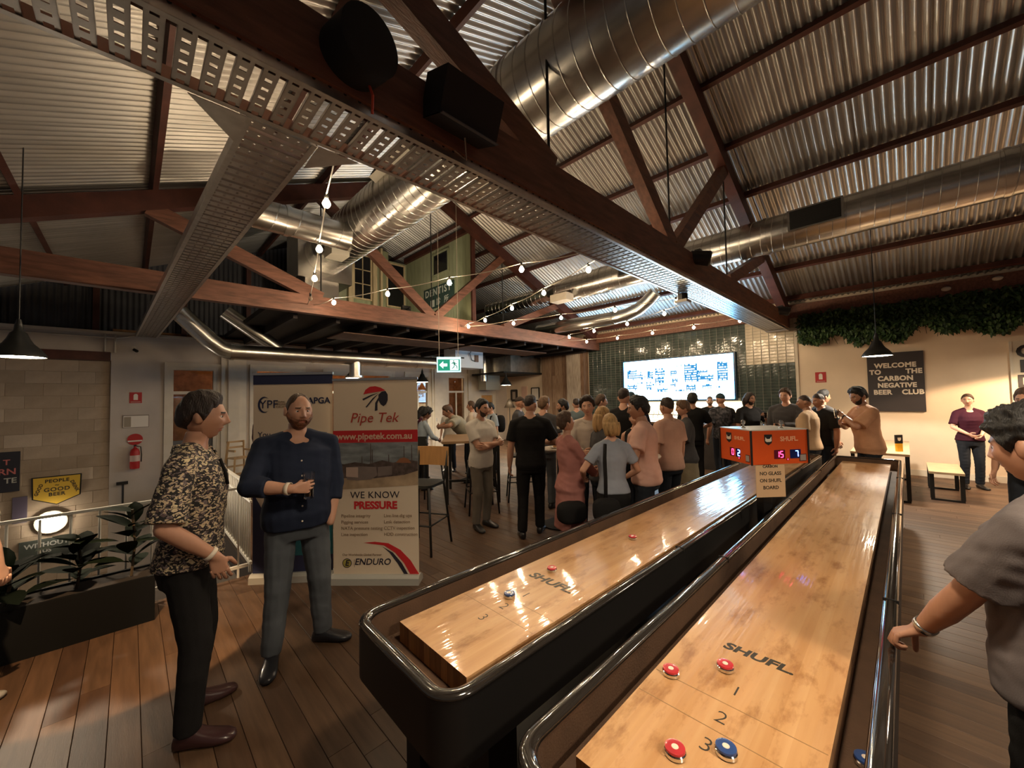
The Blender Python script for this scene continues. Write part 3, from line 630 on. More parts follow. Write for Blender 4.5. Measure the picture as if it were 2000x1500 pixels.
# ------------------------------------------------------------------ boards and signs on the white wall
t = thing('letter_board', 'black letter board welcoming guests on the white wall', 'sign', (XW-.022, .155, 1.31))
m = MB(); m.b2((-.02, -.425, 0), (.02, .425, 1.24)); tb = m.build('board', mat('board_black', (.035, .030, .034), .55), t)
lw = mat('letter_white', (.75, .68, .58), .5)
def line(s, y, z, sz=.135, al='CENTER'): text('lettering', s, sz, lw, (-.026, y, z), (0, -1, 0), (0, 0, 1), tb, al, bold=.006, depth=.012, sx=.92, space=1.06)
line('WELCOME', -.005, .965); line('TO', .30, .83); line('THE', -.28, .83); line('CARBON', 0, .69); line('NEGATIVE', -.02, .545, .13); line('BEER', .20, .40); line('CLUB', -.25, .40)
t = thing('letter_board', 'white letter board with black capitals at the right edge of the wall', 'sign', (XW-.02, -1.80, 1.1))
m = MB(); m.b2((-.02, -.45, 0), (.02, .42, 1.50)); tb = m.build('board', mat('board_white', (.62, .55, .44), .6), t); m = MB(); m.b2((-.03, .42, 0), (.02, .45, 1.5)); m.build('side_frame', white_p, t)
for i, ch in enumerate('GPDC'): text('lettering', ch, .30, mat('letter_black', (.02, .015, .015), .5), (-.026, .27, 1.30-.27*i), (0, -1, 0), (0, 0, 1), tb, bold=.012, depth=.012)
m = MB(); m.prism([(0, 0), (.15, -.02), (.12, .12), (.05, .14)], lambda u, v, w: (-.034-w, .27-u, .72+v), .004); m.build('yellow_mark', mat('yellow_mark', (.75, .45, .03), .5), t)
redm = mat('safety_red', (.42, .018, .020), .45); swm = mat('safety_white', (.75, .70, .64), .5)
def firesign(label, o_, ux, k=1.0):
    t = thing('fire_sign', label, 'sign', o_, 0, 'fire extinguisher signs'); ux = Vector(ux); nz = ux.cross(Vector((0, 0, 1)))
    fn = lambda u, v, w: tuple(ux*u*k+Vector((0, 0, 1))*v*k+nz*w)
    m = MB(); m.prism([(-.10, -.12), (.10, -.12), (.10, .12), (-.10, .12)], fn, .006); m.build('plate', redm, t)
    m = MB(); m.prism([(-.035, -.05), (.035, -.05), (.035, .06), (.015, .085), (-.015, .085), (-.035, .06)], lambda u, v, w: fn(u, v, w+.006), .002); m.build('pictogram', swm, t)
    m = MB(); m.prism([(-.08, -.105), (.08, -.105), (.08, -.085), (-.08, -.085)], lambda u, v, w: fn(u, v, w+.006), .002); m.build('caption_strip', mat('caption_pink', (.5, .25, .22), .5), t)
firesign('red fire sign on the cream wall beside the tiles', (XW-.001, 1.39, 2.09), (0, -1, 0)); firesign('red fire sign on the grey wall above the extinguisher', (.08, YL-.001, 1.92), (1, 0, 0))
# things on the grey left wall
t = thing('wall_notice', 'small framed white notice above the extinguisher', 'notice', (.09, YL-.012, 1.40))
m = MB(); m.b2((-.21, -.006, -.14), (.21, .012, .14)); m.build('frame', mat('notice_frame', (.25, .21, .18), .5), t); m = MB(); m.b2((-.20, -.010, -.13), (.20, -.006, .12)); m.build('sheet', swm, t); m = MB(); m.b2((-.19, -.012, -.12), (-.08, -.010, .10)); m.build('side_block', mat('notice_grey', (.33, .28, .22), .6), t)
t = thing('fire_extinguisher', 'red fire extinguisher mounted on the grey wall by the door', 'extinguisher', (.08, YL-.10, .36))
m = MB(); m.lathe([(.001, 0), (.075, .01), (.08, .05), (.08, .36), (.06, .43), (.025, .46), (.022, .50)], n=20); m.build('cylinder', redm, t, .6)
m = MB(); m.lathe([(.0815, .17), (.0815, .30)], n=20, caps=False); m.build('label_band', mat('ext_label', (.55, .42, .38), .5), t, True); m = MB(); m.b2((-.02, -.09, .50), (.02, .04, .53)); m.build('lever', black, t)
m = MB(); m.tube([(.02, 0, .5), (.09, -.02, .48), (.105, -.02, .3), (.10, -.02, .15)], .010, 8); m.build('hose', black, t, True)
t = thing('extinguisher_disc', 'round red and white marker disc above the extinguisher', 'sign', (.08, YL-.012, 1.0))
m = MB(); m.lathe([(.001, 0), (.125, 0), (.125, .008), (.001, .008)], n=28, axis=(0, -1, 0)); m.build('disc', redm, t); m = MB(); m.prism([(-.11, -.05), (.11, -.05), (.12, -.02), (-.12, -.02)], lambda u, v, w: (u, -.009-w, v), .002); m.build('stripe', swm, t)
t = thing('security_camera', 'tiny white camera on the wall below the tray end', 'camera', (.04, YL, 2.98))
m = MB(); m.cyl((0, 0, .05), (0, -.10, .0), .012, n=8); m.cyl((0, 0, .05), (0, -.01, .05), .04, n=12); m.build('bracket', white_p, t); m = MB(); m.cyl((0, -.10, .0), (.05, -.16, -.04), .03, n=12); m.build('body', blackm, t)
t = thing('hand_pole', 'short dark post bracket standing below the extinguisher', 'bracket', (-.10, YL-.06, -.35)); m = MB(); m.cyl((0, 0, 0), (0, 0, .40), .018, n=8); m.build('post', black, t); m = MB(); m.b2((-.10, -.03, .40), (.08, .03, .46)); m.build('head', black, t)
t = thing('pennant', 'yellow shield pennant about good beer on the block wall', 'pennant', (-1.035, YL+.06, .08))
sh = [(-.30, -.13), (0, -.27), (.30, -.13), (.31, .27), (-.31, .27)]
m = MB(); m.prism([(u*1.07, v*1.07) for u, v in sh], lambda u, v, w: (u, -w, v), .012); m.build('border', black, t); m = MB(); m.prism(sh, lambda u, v, w: (u, -.013-w, v), .004); pc = m.build('cloth', mat('pennant_yellow', (.66, .42, .045), .7), t)
bk = mat('pennant_ink', (.05, .04, .02), .6)
def pl(s, u, v, sz, rot=0): text('lettering', s, sz, bk, (u, -.018, v), (math.cos(rot), 0, math.sin(rot)), (-math.sin(rot), 0, math.cos(rot)), pc, bold=.003, space=1.1)
pl('GOOD', 0, .02, .105); pl('BEER', 0, -.075, .095); pl('PEOPLE', 0, .19, .09); pl('GOOD', -.235, .04, .07, 1.25); pl('DRINK', .235, .05, .075, -1.2); pl('~', 0, .105, .09)
def poster(label, c, w, h, col, lines):
    t = thing('poster', label, 'poster', (c[0], YL+.06, c[1])); m = MB(); m.b2((-w/2, -.01, -h/2), (w/2, .02, h/2)); ps = m.build('sheet', mat('poster_'+label[:8], col, .6), t)
    for s, u, v, sz, cm in lines: text('lettering', s, sz, cm, (u, -.013, v), (1, 0, 0), (0, 0, 1), ps, bold=.003)
pinkl = mat('poster_pink', (.55, .16, .15), .6); greyl = mat('poster_grey', (.45, .45, .42), .6)
poster('black poster with faded red capitals at the left edge', (-1.72, .53), .42, .76, (.02, .02, .03), [('T', .05, .18, .14, pinkl), ('RN', .06, 0, .16, pinkl), ('TE', .10, -.17, .14, greyl)])
poster('small purple grey poster below the black poster', (-1.50, -.22), .18, .5, (.10, .08, .12), [])
poster('dark green poster with pale capitals below the wall light', (-1.15, -1.08), .70, .46, (.055, .065, .055), [('WITHOUT', 0, .12, .12, greyl), ('US', 0, .0, .10, greyl)])
t = thing('wall_light', 'brilliant oval wall light shining in the stairwell', 'lamp', (-1.10, YL+.03, -.53))
m = MB(); m.lathe([(.22, 0), (.22, .03), (.19, .05)], n=28, axis=(0, -1, 0)); m.build('base', white_p, t, .6)
m = MB(); m.lathe([(.19, .05), (.18, .09), (.12, .12), (.001, .13)], n=28, axis=(0, -1, 0)); m.build('diffuser', emat('wall_light_glow', (1, .86, .66), 30.0), t, True)

# ------------------------------------------------------------------ hanging greenery under the eaves
def leaf_mesh(mb, p, d, up, L, w, mi=0, bend=.2):
    d = Vector(d).normalized(); s = d.cross(Vector(up)).normalized(); nn = s.cross(d)
    pr = [(0, 0), (.25, .75), (.5, 1), (.75, .7), (1, 0)]; vs = []; 
    for a, b in pr: c = Vector(p)+d*(L*a)-nn*(bend*L*a*a); vs += [c-s*(w*b/2)+nn*(w*.12*b), c, c+s*(w*b/2)+nn*(w*.12*b)]
    fs = []
    for i in range(4): fs += [(3*i, 3*i+1, 3*i+4, 3*i+3), (3*i+1, 3*i+2, 3*i+5, 3*i+4)]
    mb.add(vs, fs, mi)
ivy = [mat('ivy_%d' % i, c, .55) for i, c in enumerate(((.030, .075, .022), (.018, .045, .016), (.055, .105, .03)))]
m = MB()
for _ in range(17000):
    y = random.uniform(-4.3, 1.72); dep = .52+.08*math.sin(y*4.1)+.07*math.sin(y*9.7+1)
    z = 3.60-random.random()**.8*dep*1.35
    if z < 2.78: continue
    leaf_mesh(m, (XW-.22+random.uniform(-.14, .16), y, z), (random.uniform(-.7, .5), random.uniform(-1, 1), random.uniform(-1.3, .1)), (random.uniform(-1, 0), .2, .6), random.uniform(.06, .12), random.uniform(.03, .06), random.randint(0, 2))
for _ in range(46):
    y = random.uniform(-4.2, 1.65); m.tube([(XW-.15, y, 3.4), (XW-.17, y+.03, 3.1), (XW-.16+random.uniform(-.05, .05), y+random.uniform(-.1, .1), random.uniform(2.78, 2.95))], .004, 4, mi=1)
o = m.build('hanging_greenery', ivy); tag(o, 'dark green artificial foliage hanging under the eaves beam', 'foliage', None, 'stuff')
for (y, z) in ((-.62, 3.70), (-1.25, 3.76)):
    t = thing('emergency_light', 'white emergency light on the eaves beam, %s' % ('nearer the letter board' if y > -1 else 'farther right'), 'light', (XW-.23, y, z)); m = MB(); m.ball((0, 0, 0), (.05, .07, .045)); m.build('housing', white_p, t, True)

# ------------------------------------------------------------------ speakers and spotlights on the first truss
t = thing('speaker', 'black drum shaped speaker strapped on the near truss chord', 'speaker', (.80, 1.84, 3.50))
m = MB(); m.lathe([(.001, -.13), (.13, -.13), (.155, -.11), (.155, .09), (.14, .10), (.001, .10)], n=32, axis=(.15, -1, -.1)); m.build('cabinet', blackm, t, .6); m = MB(); m.tube([(.05, .02, -.14), (.06, .0, -.20), (.08, .05, -.26)], .007, 6); m.build('orange_tie', mat('orange_cord', (.5, .06, .02), .6), t)
t = thing('speaker', 'black box speaker tilted below the near truss brace', 'speaker', (1.42, 1.82, 3.50))
m = MB(); m.box((0, 0, 0), (.42, .22, .25), M=Matrix.Rotation(.35, 3, 'X')); m.build('cabinet', mat('speaker_cloth', (.017, .015, .015), .9), t); m = MB(); m.box((0, .005, -.127), (.42, .20, .006), M=Matrix.Rotation(.35, 3, 'X')); m.build('trim', mat('speaker_trim', (.10, .09, .085), .4), t); m = MB(); m.tube([(.05, .05, -.12), (.10, .10, -.22), (.02, .12, -.18)], .005, 6); m.build('wire', cable_m, t)
for x, lab in ((5.45, 'black spotlight bracketed on the near truss at mid span'), (10.4, 'black spotlight bracketed on the near truss by the wall')):
    t = thing('spotlight', lab, 'spotlight', (x, 1.86, 3.58)); m = MB(); m.lathe([(.05, -.16), (.085, -.14), (.10, .10), (.085, .12), (.08, .09), (.001, .09)], n=20, axis=(.4, -1, -.25)); m.build('can', black, t, .6); m = MB(); m.b2((-.05, 0, -.02), (.05, .07, .12)); m.build('bracket', black, t)
t = thing('wifi_box', 'small pale box hanging under the cable tray', 'box', (5.9, 2.3, 3.125)); m = MB(); m.b2((-.09, -.09, 0), (.09, .09, .04)); m.build('shell', white_p, t); m = MB(); m.cyl((0, 0, .04), (0, 0, .14), .07, n=14); m.build('mount', black, t)

# ------------------------------------------------------------------ exit sign
fx = Vector((.713, -.701, 0)); fn_ = Vector((-.58, -.815, 0))
t = thing('exit_sign', 'lit green running man exit sign hanging from two rods', 'exit sign', (4.09, 5.77, 2.24)); t.rotation_euler = (0, 0, math.atan2(-.56, .83))
m = MB(); m.b2((-.215, -.03, 0), (.215, .09, .27)); m.build('housing', mat('exit_housing', (.6, .7, .75), .4, emit=(.55, .9, 1.0), estr=.5), t)
m = MB(); m.b2((-.195, -.036, .025), (.195, -.030, .225)); m.build('face', emat('exit_green', (.02, .22, .13), 1.0), t)
ew = emat('exit_white', (.75, 1.0, .95), 1.6); fe = lambda u, v, w: (u, -.038-w, v)
m = MB(); m.prism([(-.17, .125), (-.10, .19), (-.10, .15), (-.03, .15), (-.03, .10), (-.10, .10), (-.10, .06)], fe, .002); m.build('arrow', ew, t)
m = MB(); m.prism([(.02, .035), (.17, .035), (.17, .215), (.02, .215)], fe, .002); m.build('doorway', ew, t)
fg = lambda u, v, w: (u, -.041-w, v); eg = emat('exit_green_man', (.01, .10, .06), 1.0); m = MB()
m.prism([(.085+.013*math.cos(a), .195+.013*math.sin(a)) for a in np.linspace(0, 2*PI, 10)[:-1]], fg, .002)
for pl_ in ([(.07, .175), (.10, .18), (.115, .125), (.09, .115)], [(.07, .175), (.04, .15), (.045, .14), (.08, .155)], [(.10, .175), (.135, .15), (.15, .16), (.15, .15), (.13, .135), (.10, .155)], [(.09, .12), (.075, .085), (.045, .06), (.05, .05), (.09, .075), (.105, .115)], [(.10, .125), (.135, .095), (.14, .055), (.155, .055), (.148, .105), (.112, .135)]): m.prism(pl_, fg, .002)
m.build('running_man', eg, t)
for u in (-.17, .17): m = MB(); m.cyl((u, .03, .27), (u, .03, 4.26), .005, n=6); m.build('rod', cable_m, t)
# ------------------------------------------------------------------ two shuffleboard tables
maple = []
for i, (c, c2) in enumerate((((.50, .265, .115), (.60, .35, .17)), ((.48, .25, .105), (.58, .335, .155)), ((.52, .285, .125), (.61, .365, .18)))):
    q = mat('maple_%d' % i, c, .30, col2=c2, vscale=2.2, stretch=(.8, 10, 10), bump=.22, bscale=3.0, coat=.9, thr=(.35, .7))
    n_, l_ = nt(q); b_ = n_['Principled BSDF']; src = b_.inputs['Base Color'].links[0].from_socket
    tc = n_.new('ShaderNodeTexCoord'); mp = n_.new('ShaderNodeMapping'); mp.inputs['Scale'].default_value = (5, 13, 13); l_.new(tc.outputs['Object'], mp.inputs[0])
    nz = n_.new('ShaderNodeTexNoise'); nz.inputs['Scale'].default_value = 1.0; nz.inputs['Detail'].default_value = 5; nz.inputs['Roughness'].default_value = .65; l_.new(mp.outputs[0], nz.inputs[0])
    rr = n_.new('ShaderNodeValToRGB'); rr.color_ramp.elements[0].position = .52; rr.color_ramp.elements[1].position = .68; rr.color_ramp.elements[0].color = (1, 1, 1, 1); rr.color_ramp.elements[1].color = (.50, .36, .24, 1); l_.new(nz.outputs[0], rr.inputs[0])
    mx = n_.new('ShaderNodeMix'); mx.data_type = 'RGBA'; mx.blend_type = 'MULTIPLY'; mx.inputs[0].default_value = .75; l_.new(src, mx.inputs[6]); l_.new(rr.outputs[0], mx.inputs[7]); l_.new(mx.outputs[2], b_.inputs['Base Color'])
    maple.append(random_tint(q, .035))
endg = [mat('end_grain_%d' % i, c, .4, col2=c2, vscale=3, stretch=(30, 40, 2), bump=.1, bscale=60) for i, (c, c2) in enumerate((((.22, .10, .04), (.42, .22, .09)), ((.50, .29, .12), (.64, .40, .19)), ((.30, .15, .06), (.55, .32, .14))))]
cab_m = mat('cabinet_black', (.008, .007, .007), .5); rail_m = mat('rail_black', (.018, .015, .013), .13, coat=1.0)
carpet = mat('gutter_carpet', (.085, .045, .025), .75, var=.2, vscale=8, bump=.2, bscale=150); ink = mat('board_ink', (.035, .03, .022), .45, coat=.6); faint = mat('board_faint', (.28, .16, .07), .35, coat=.9)
def rrect(x0, x1, y0, y1, r, n=7):
    out = []
    for cx, cy, a0 in ((x1-r, y0+r, -PI/2), (x1-r, y1-r, 0), (x0+r, y1-r, PI/2), (x0+r, y0+r, PI)):
        for k in range(n+1): a = a0+PI/2*k/n; out.append((cx+r*math.cos(a), cy+r*math.sin(a)))
    return out
def shuffleboard(label, x, yc, rz, ts, tx, L=6.80):
    t = thing('shuffleboard_table', label, 'game table', (x, yc, 0), rz, 'shuffleboard tables'); hw = .37
    oc = rrect(0, L, -hw, hw, .12); ic = rrect(.045, L-.045, -hw+.045, hw-.045, .085)
    m = MB(); n = len(oc); rings = [[(u, v, z) for u, v in p] for p, z in ((oc, .575), (oc, .785), (ic, .785), (ic, .655))]
    m.loft(rings, False); m.loft([[(u, v, .575) for u, v in ic], [(u, v, .575) for u, v in oc]], False); m.build('cabinet', cab_m, t, .6)
    m = MB(); mid = rrect(.0225, L-.0225, -hw+.0225, hw-.0225, .10); rings = []
    for k in range(len(mid)):
        p = Vector((*mid[k], .790)); d = Vector((*mid[(k+1) % n], 0))-Vector((*mid[k-1], 0)); d.normalize(); s = Vector((d.y, -d.x, 0))
        rings.append([p+s*(.026*math.cos(2*PI*j/10))+Vector((0, 0, .013*math.sin(2*PI*j/10))) for j in range(10)])
    m.loft(rings, closed=True); m.build('rail', rail_m, t, True)
    for xj in (1.75, 3.5, 5.25):
        for s in (-1, 1): m = MB(); m.b2((xj-.003, s*(hw-.022)-.0268, .776), (xj+.003, s*(hw-.022)+.0268, .8038)); m.build('rail_joint', blackm, t)
    m = MB(); m.add([(u, v, .66) for u, v in ic], [tuple(range(n))]); m.build('gutter_floor', carpet, t)
    m = MB(); m.loft([[(.046+(u-.045)*.9997, v*.999, .66) for u, v in ic], [(.046+(u-.045)*.9997, v*.999, .782) for u, v in ic]][::-1], False); m.build('gutter_lining', carpet, t, .6)
    ns = 12; w = .50/ns
    for k in range(ns):
        m = MB(); y0 = -.25+w*k; x0, x1 = .175, L-.20
        m.b2((x0, y0, .663), (x1, y0+w, .750), 0); m.m[-6:] = [0, 0, 0, 1, 0, 1]
        m.build('board_strip', [maple[(k*7+k//3) % 3], endg[(k*5+1) % 3]], t)
    ux, uy = (0, -1, 0), (1, 0, 0)
    text('lettering', 'SHUFL.', .105*ts, ink, (tx, 0, .7506), ux, uy, t, bold=.0025, depth=.0006, shear=.15, sx=1.15)
    for s, xx in (('1', .74), ('2', .59), ('3', .46)): text('numeral', s, .075, ink, (xx, .005, .7506), ux, uy, t, bold=-.0012, depth=.0006)
    for xx in (.66, .53): m = MB(); m.b2((xx-.0015, -.245, .7498), (xx+.0015, .245, .7503)); m.build('score_line', faint, t)
    for xx in (.30, 2.3, 4.5, L-.30):
        for s in (-1, 1):
            m = MB(); m.b2((xx-.07, s*.24-.06, 0), (xx+.07, s*.24+.06, .575)); m.build('leg', cab_m, t)
        m = MB(); pts = [(-.24, .45), (-.24, .575), (.24, .575), (.24, .45)]+[(.24-.48*k/8, .45+.09*math.sin(PI*k/8)) for k in range(1, 8)]
        m.prism(pts, lambda u, v, w_: (xx-.02+w_, u, v), .04); m.build('leg_brace', cab_m, t)
    m = MB(); m.b2((.25, -.22, .14), (L-.25, .22, .17)); m.build('under_shelf', cab_m, t)
    return t
ST1 = shuffleboard('left shuffleboard table with one blue and two red pucks lying on it', .70, 1.40, math.radians(-.9), .80, .93)
ST2 = shuffleboard('right shuffleboard table with worn board beside the grey shirted player', .72, .435, math.radians(0), .62, .98)
pr, pb_, pw = mat('puck_red', (.48, .035, .045), .25, coat=.5), mat('puck_blue', (.03, .07, .22), .25, coat=.5), mat('puck_white', (.75, .66, .55), .35)
def puck(label, x, y, red, z=.7505):
    t = thing('puck', label, 'puck', (x, y, z), random.random()*6, 'shuffleboard pucks')
    m = MB(); m.lathe([(.022, 0), (.0285, .003), (.0285, .012), (.025, .015), (.001, .015)], n=28); m.build('weight', chrome, t, .6)
    m = MB(); m.lathe([(.0255, .0148), (.0275, .017), (.0265, .022), (.020, .0235), (.010, .0225), (.001, .0225)], n=28); cp = m.build('cap', pr if red else pb_, t, .8)
    m = MB(); m.lathe([(.0095, .0226), (.008, .0238), (.001, .0238)], n=16); m.build('dot', pw, cp)
puck('small red puck farthest along the left board', 2.51, 1.38, True); puck('red puck just beyond the letters of the left board', 1.74, 1.47, True); puck('blue puck nearest the left board end', 1.37, 1.44, False)
puck('red puck near the left edge of the right board', 1.39, .63, True); puck('red puck beside the worn letters of the right board', 1.55, .50, True); puck('red puck nearest the camera beside the numeral three', 1.09, .49, True)
puck('blue puck nearest the camera on the right board', 1.19, .39, False); puck('dark blue puck lying in the right gutter of the right table', 1.54, .125, False, .661)
t = thing('yellow_cup', 'yellow plastic tub on the shelf under the left table', 'tub', (1.05, 1.45, .171)); m = MB(); m.lathe([(.04, 0), (.05, .12), (.046, .12), (.038, .006), (.001, .006)], n=18); m.build('tub', mat('yellow_plastic', (.62, .33, .03), .5), t, .6)

# ------------------------------------------------------------------ orange scoreboard on a post between the tables
ua, ub = Vector((.785, -.619, 0)).normalized(), Vector((.634, .773, 0)).normalized()
Cc = Vector((3.565, .895, 0)); ctr = Cc+ua*.25+ub*.193
t = thing('scoreboard', 'orange scoreboard box with lit digits on a post between the tables', 'scoreboard', (ctr.x, ctr.y, 0)); t.rotation_euler = (0, 0, math.atan2(ua.y, ua.x))
ub_s = .193; ora = mat('score_orange', (.62, .085, .012), .35); 
m = MB(); m.b2((-.25, -ub_s, 1.172), (.25, ub_s, 1.444)); m.build('box', ora, t)
m = MB(); m.b2((-.25, -ub_s, 1.444), (.25, ub_s, 1.452)); m.build('lid', mat('score_lid', (.55, .54, .52), .3), t)
for u, v in ((-.251, -ub_s-.001), (.251, -ub_s-.001), (-.251, ub_s+.001)): m = MB(); m.b2((u-.006, v-.006, 1.168), (u+.006, v+.006, 1.446)); m.build('corner_trim', black, t)
m = MB(); m.b2((-.04, -.04, 0), (.04, .04, 1.172)); m.b2((-.15, -.15, 0), (.15, .15, .02)); m.build('post', cab_m, t)
for u, v in ((-.13, .05), (.10, -.10)): m = MB(); m.lathe([(.02, 0), (.008, .01), (.008, .03), (.016, .035), (.016, .06), (.002, .068)], (u, v, 1.452), 14); m.build('finial', steel, t, .6)
segr, segb = emat('led_red', (1, .03, .10), 6.0), emat('led_blue', (.10, .25, 1.0), 9.0)
SEG = {'0': 'abcdef', '1': 'bc', '2': 'abged', '5': 'afgcd', '7': 'abc'}
SP = {'a': (0, 1, 1, 0), 'g': (0, .5, 1, 0), 'd': (0, 0, 1, 0), 'f': (0, .5, 0, 1), 'b': (1, .5, 0, 1), 'e': (0, 0, 0, 1), 'c': (1, 0, 0, 1)}
shield = [(-.034, .04), (.034, .04), (.034, -.012), (.028, -.03), (0, -.048), (-.028, -.03), (-.034, -.012)]
dog = [(-.026, .020), (-.014, .004), (.012, .004), (.026, .022), (.028, -.014), (.012, -.020), (-.014, -.020), (-.028, -.012)]
def face(fn, W2, left):
    def pan(name, poly, m_, lift, k=1.0, c=(0, 0)):
        q = MB(); q.prism([(c[0]+u*k, c[1]+v*k) for u, v in poly], lambda u, v, w: fn(u, v, lift+w), .0015); return q.build(name, m_, t)
    R = lambda a, b: [(-a, -b), (a, -b), (a, b), (-a, b)]
    pan('emblem', shield, black, 0, 1.0, (-.10*W2, .065)); pan('emblem_mark', dog, lw, .002, 1.0, (-.10*W2, .065))
    digits = ((('15', -.005*W2, segr, .048), ('7', .135*W2, segb, .048)) if not left else (('0', -.055*W2, segr, .036), ('2', .045*W2, segb, .036)))
    for s, u0, e, hw_ in digits:
        hw_ *= W2 if left else 1; p = pan('digit_window', R(hw_, .036), mat('led_dark_'+e.name, (.10, .004, .02) if e is segr else (.004, .01, .10), .3), 0, 1, (u0, -.058))
        nd = len(s)
        for i, ch in enumerate(s):
            cx = u0+((i-(nd-1)/2)*.036 if nd > 1 else .012); q = MB()
            for k in SEG[ch]:
                a, b, hz, vt = SP[k]; x0 = cx-.011+.022*a; z0 = -.058-.024+.048*b
                q.prism([(x0, z0-.003), (x0+.022, z0-.003), (x0+.022, z0+.003), (x0, z0+.003)] if hz else [(x0-.003, z0+.002), (x0+.003, z0+.002), (x0+.003, z0+.022), (x0-.003, z0+.022)], lambda u, v, w: fn(u, v, .002+w), .001)
            q.build('digit', e, p)
    pan('small_window', R(.010, .009), mat('led_dark_led_red', (.1, .004, .02), .3), 0, 1, (.065*W2, -.100)); pan('small_digit', R(.002, .005), segr, .002, 1, (.065*W2, -.100))
    pan('sticker', R(.032*W2, .030), mat('sticker_frame', (.14, .03, .02), .5), 0, 1, (.20*W2, -.090)); pan('sticker_panel', R(.025*W2, .023), mat('sticker_panel', (.32, .28, .26), .5), .002, 1, (.20*W2, -.090))
face(lambda u, v, w: (u, -ub_s-w, 1.308+v), 1.0, False); face(lambda u, v, w: (-.25-w, -u, 1.308+v), .74, True)
text('lettering', 'SHUFL.', .052, mat('score_text', (.80, .42, .25), .5), (.085, -ub_s-.001, 1.372), (1, 0, 0), (0, 0, 1), t, bold=.0015)
text('lettering', 'SHUFL.', .042, mat('score_text', (.80, .42, .25), .5), (-.251, -.06, 1.372), (0, -1, 0), (0, 0, 1), t, bold=.001)
t = thing('paper_notice', 'cream card asking for no glass, hanging below the scoreboard', 'notice', (Cc.x+.03, Cc.y-.03, 1.172)); t.rotation_euler = (0, 0, math.radians(-42))
m = MB(); m.b2((-.02, -.012, -.255), (.22, -.009, .0)); m.build('card', mat('kraft_card', (.52, .36, .22), .8), t)
for i, s in enumerate(('CARBON', 'NO GLASS', 'ON SHUFL', 'BOARD')): text('lettering', s, .038 if i else .03, ink, (.10, -.0125, -.012-.056*i), (1, 0, 0), (0, 0, 1), t, bold=.0008)

# ------------------------------------------------------------------ roll-up banners
def banner(label, p0, p1, H, sheet_m, base_m):
    p0, p1 = Vector((*p0, 0)), Vector((*p1, 0)); w = (p1-p0).length
    t = thing('roll_up_banner', label, 'banner', p0, math.atan2(p1.y-p0.y, p1.x-p0.x), 'roll-up banners')
    m = MB(); m.prism([(-.06, 0), (.10, 0), (.09, .05), (.03, .085), (-.03, .085), (-.055, .06)], lambda u, v, w_: (-.01+w_, u, v), w+.02); m.build('base_cassette', base_m, t)
    m = MB(); n = 14
    m.add([(w*i/n, .012*math.sin(i*.45)*0, z) for z in (.08, H) for i in range(n+1)], [(i, i+1, n+2+i, n+1+i) for i in range(n)]); sh_ = m.build('sheet', sheet_m, t)
    m = MB(); m.b2((-.005, -.012, H-.005), (w+.005, .012, H+.018)); m.build('top_bar', steel, t)
    m = MB(); m.cyl((w/2, .06, .05), (w/2, .03, H), .010, n=8); m.build('support_pole', black, t)
    return sh_, w
cream = mat('banner_cream', (.74, .61, .46), .6); alum = mat('banner_base', (.50, .49, .44), .35, .3)
t, w = banner('cream pipe service banner with red web address band', (1.42, 3.95), (1.99, 3.34), 1.955, cream, alum)
kpx = w/155.0
def U(px): return (px-660)*kpx
def V(py): return (1138-py)*.00494
def pol(name, poly, m_, lift=.003, par=None):
    q = MB(); q.prism([(U(a), V(b)) for a, b in poly], lambda u, v, w_: (u, -lift-w_, v), .001); return q.build(name, m_, par or t)
red = mat('print_red', (.58, .025, .03), .55); nav = mat('print_navy', (.025, .022, .035), .55); pgrey = mat('print_grey', (.30, .20, .13), .6)
pol('web_band', [(660, 866), (815, 866), (815, 842), (660, 842)], red)
pol('logo_red', [(716, 771), (720, 762), (728, 756), (738, 755), (748, 758), (757, 764), (745, 766), (730, 768)], red)
pol('logo_dark', [(744, 772), (750, 766), (757, 765), (761, 772), (761, 783), (758, 791), (753, 795), (748, 791), (744, 783)], nav)
for p in ([(714, 780), (716, 783), (730, 775), (745, 768), (730, 772)], [(720, 796), (722, 797), (733, 783), (745, 769), (733, 779)], [(737, 804), (742, 803), (742, 790), (747, 772), (738, 788)]): pol('logo_ray', p, nav)
text('lettering', 'Pipe Tek', .135, mat('print_rust', (.45, .05, .03), .6), (U(735), -.004, V(818)), (1, 0, 0), (0, 0, 1), t, shear=.25)
text('lettering', 'www.pipetek.com.au', .088, mat('print_cream', (.72, .5, .36), .6), (U(736), -.006, V(854)), (1, 0, 0), (0, 0, 1), t, bold=.002)
sk = MB(); sky = mat('print_sky', (.23, .25, .26), .6, var=.45, vscale=2.5, stretch=(2, 2, 7)); pol('photo_sky', [(660, 912), (815, 912), (815, 866), (660, 866)], sky)
pol('photo_ground', [(660, 958), (815, 950), (815, 908), (660, 910)], mat('print_sand', (.42, .30, .19), .6, var=.25, vscale=9)); dkp = mat('print_dark', (.10, .07, .06), .6, var=.5, vscale=18); tnk = mat('print_tank', (.22, .17, .15), .6, var=.2)
pol('photo_plant', [(660, 938), (690, 934), (735, 936), (790, 930), (815, 922), (815, 904), (795, 900), (770, 906), (750, 901), (725, 908), (700, 904), (680, 908), (660, 905)], dkp, .0045)
for a, y0 in ((713, 893), (729, 868), (732, 880), (762, 890), (790, 874), (804, 872)): pol('photo_stack', [(a-.9, 912), (a+.9, 912), (a+.6, y0), (a-.6, y0)], dkp, .0045)
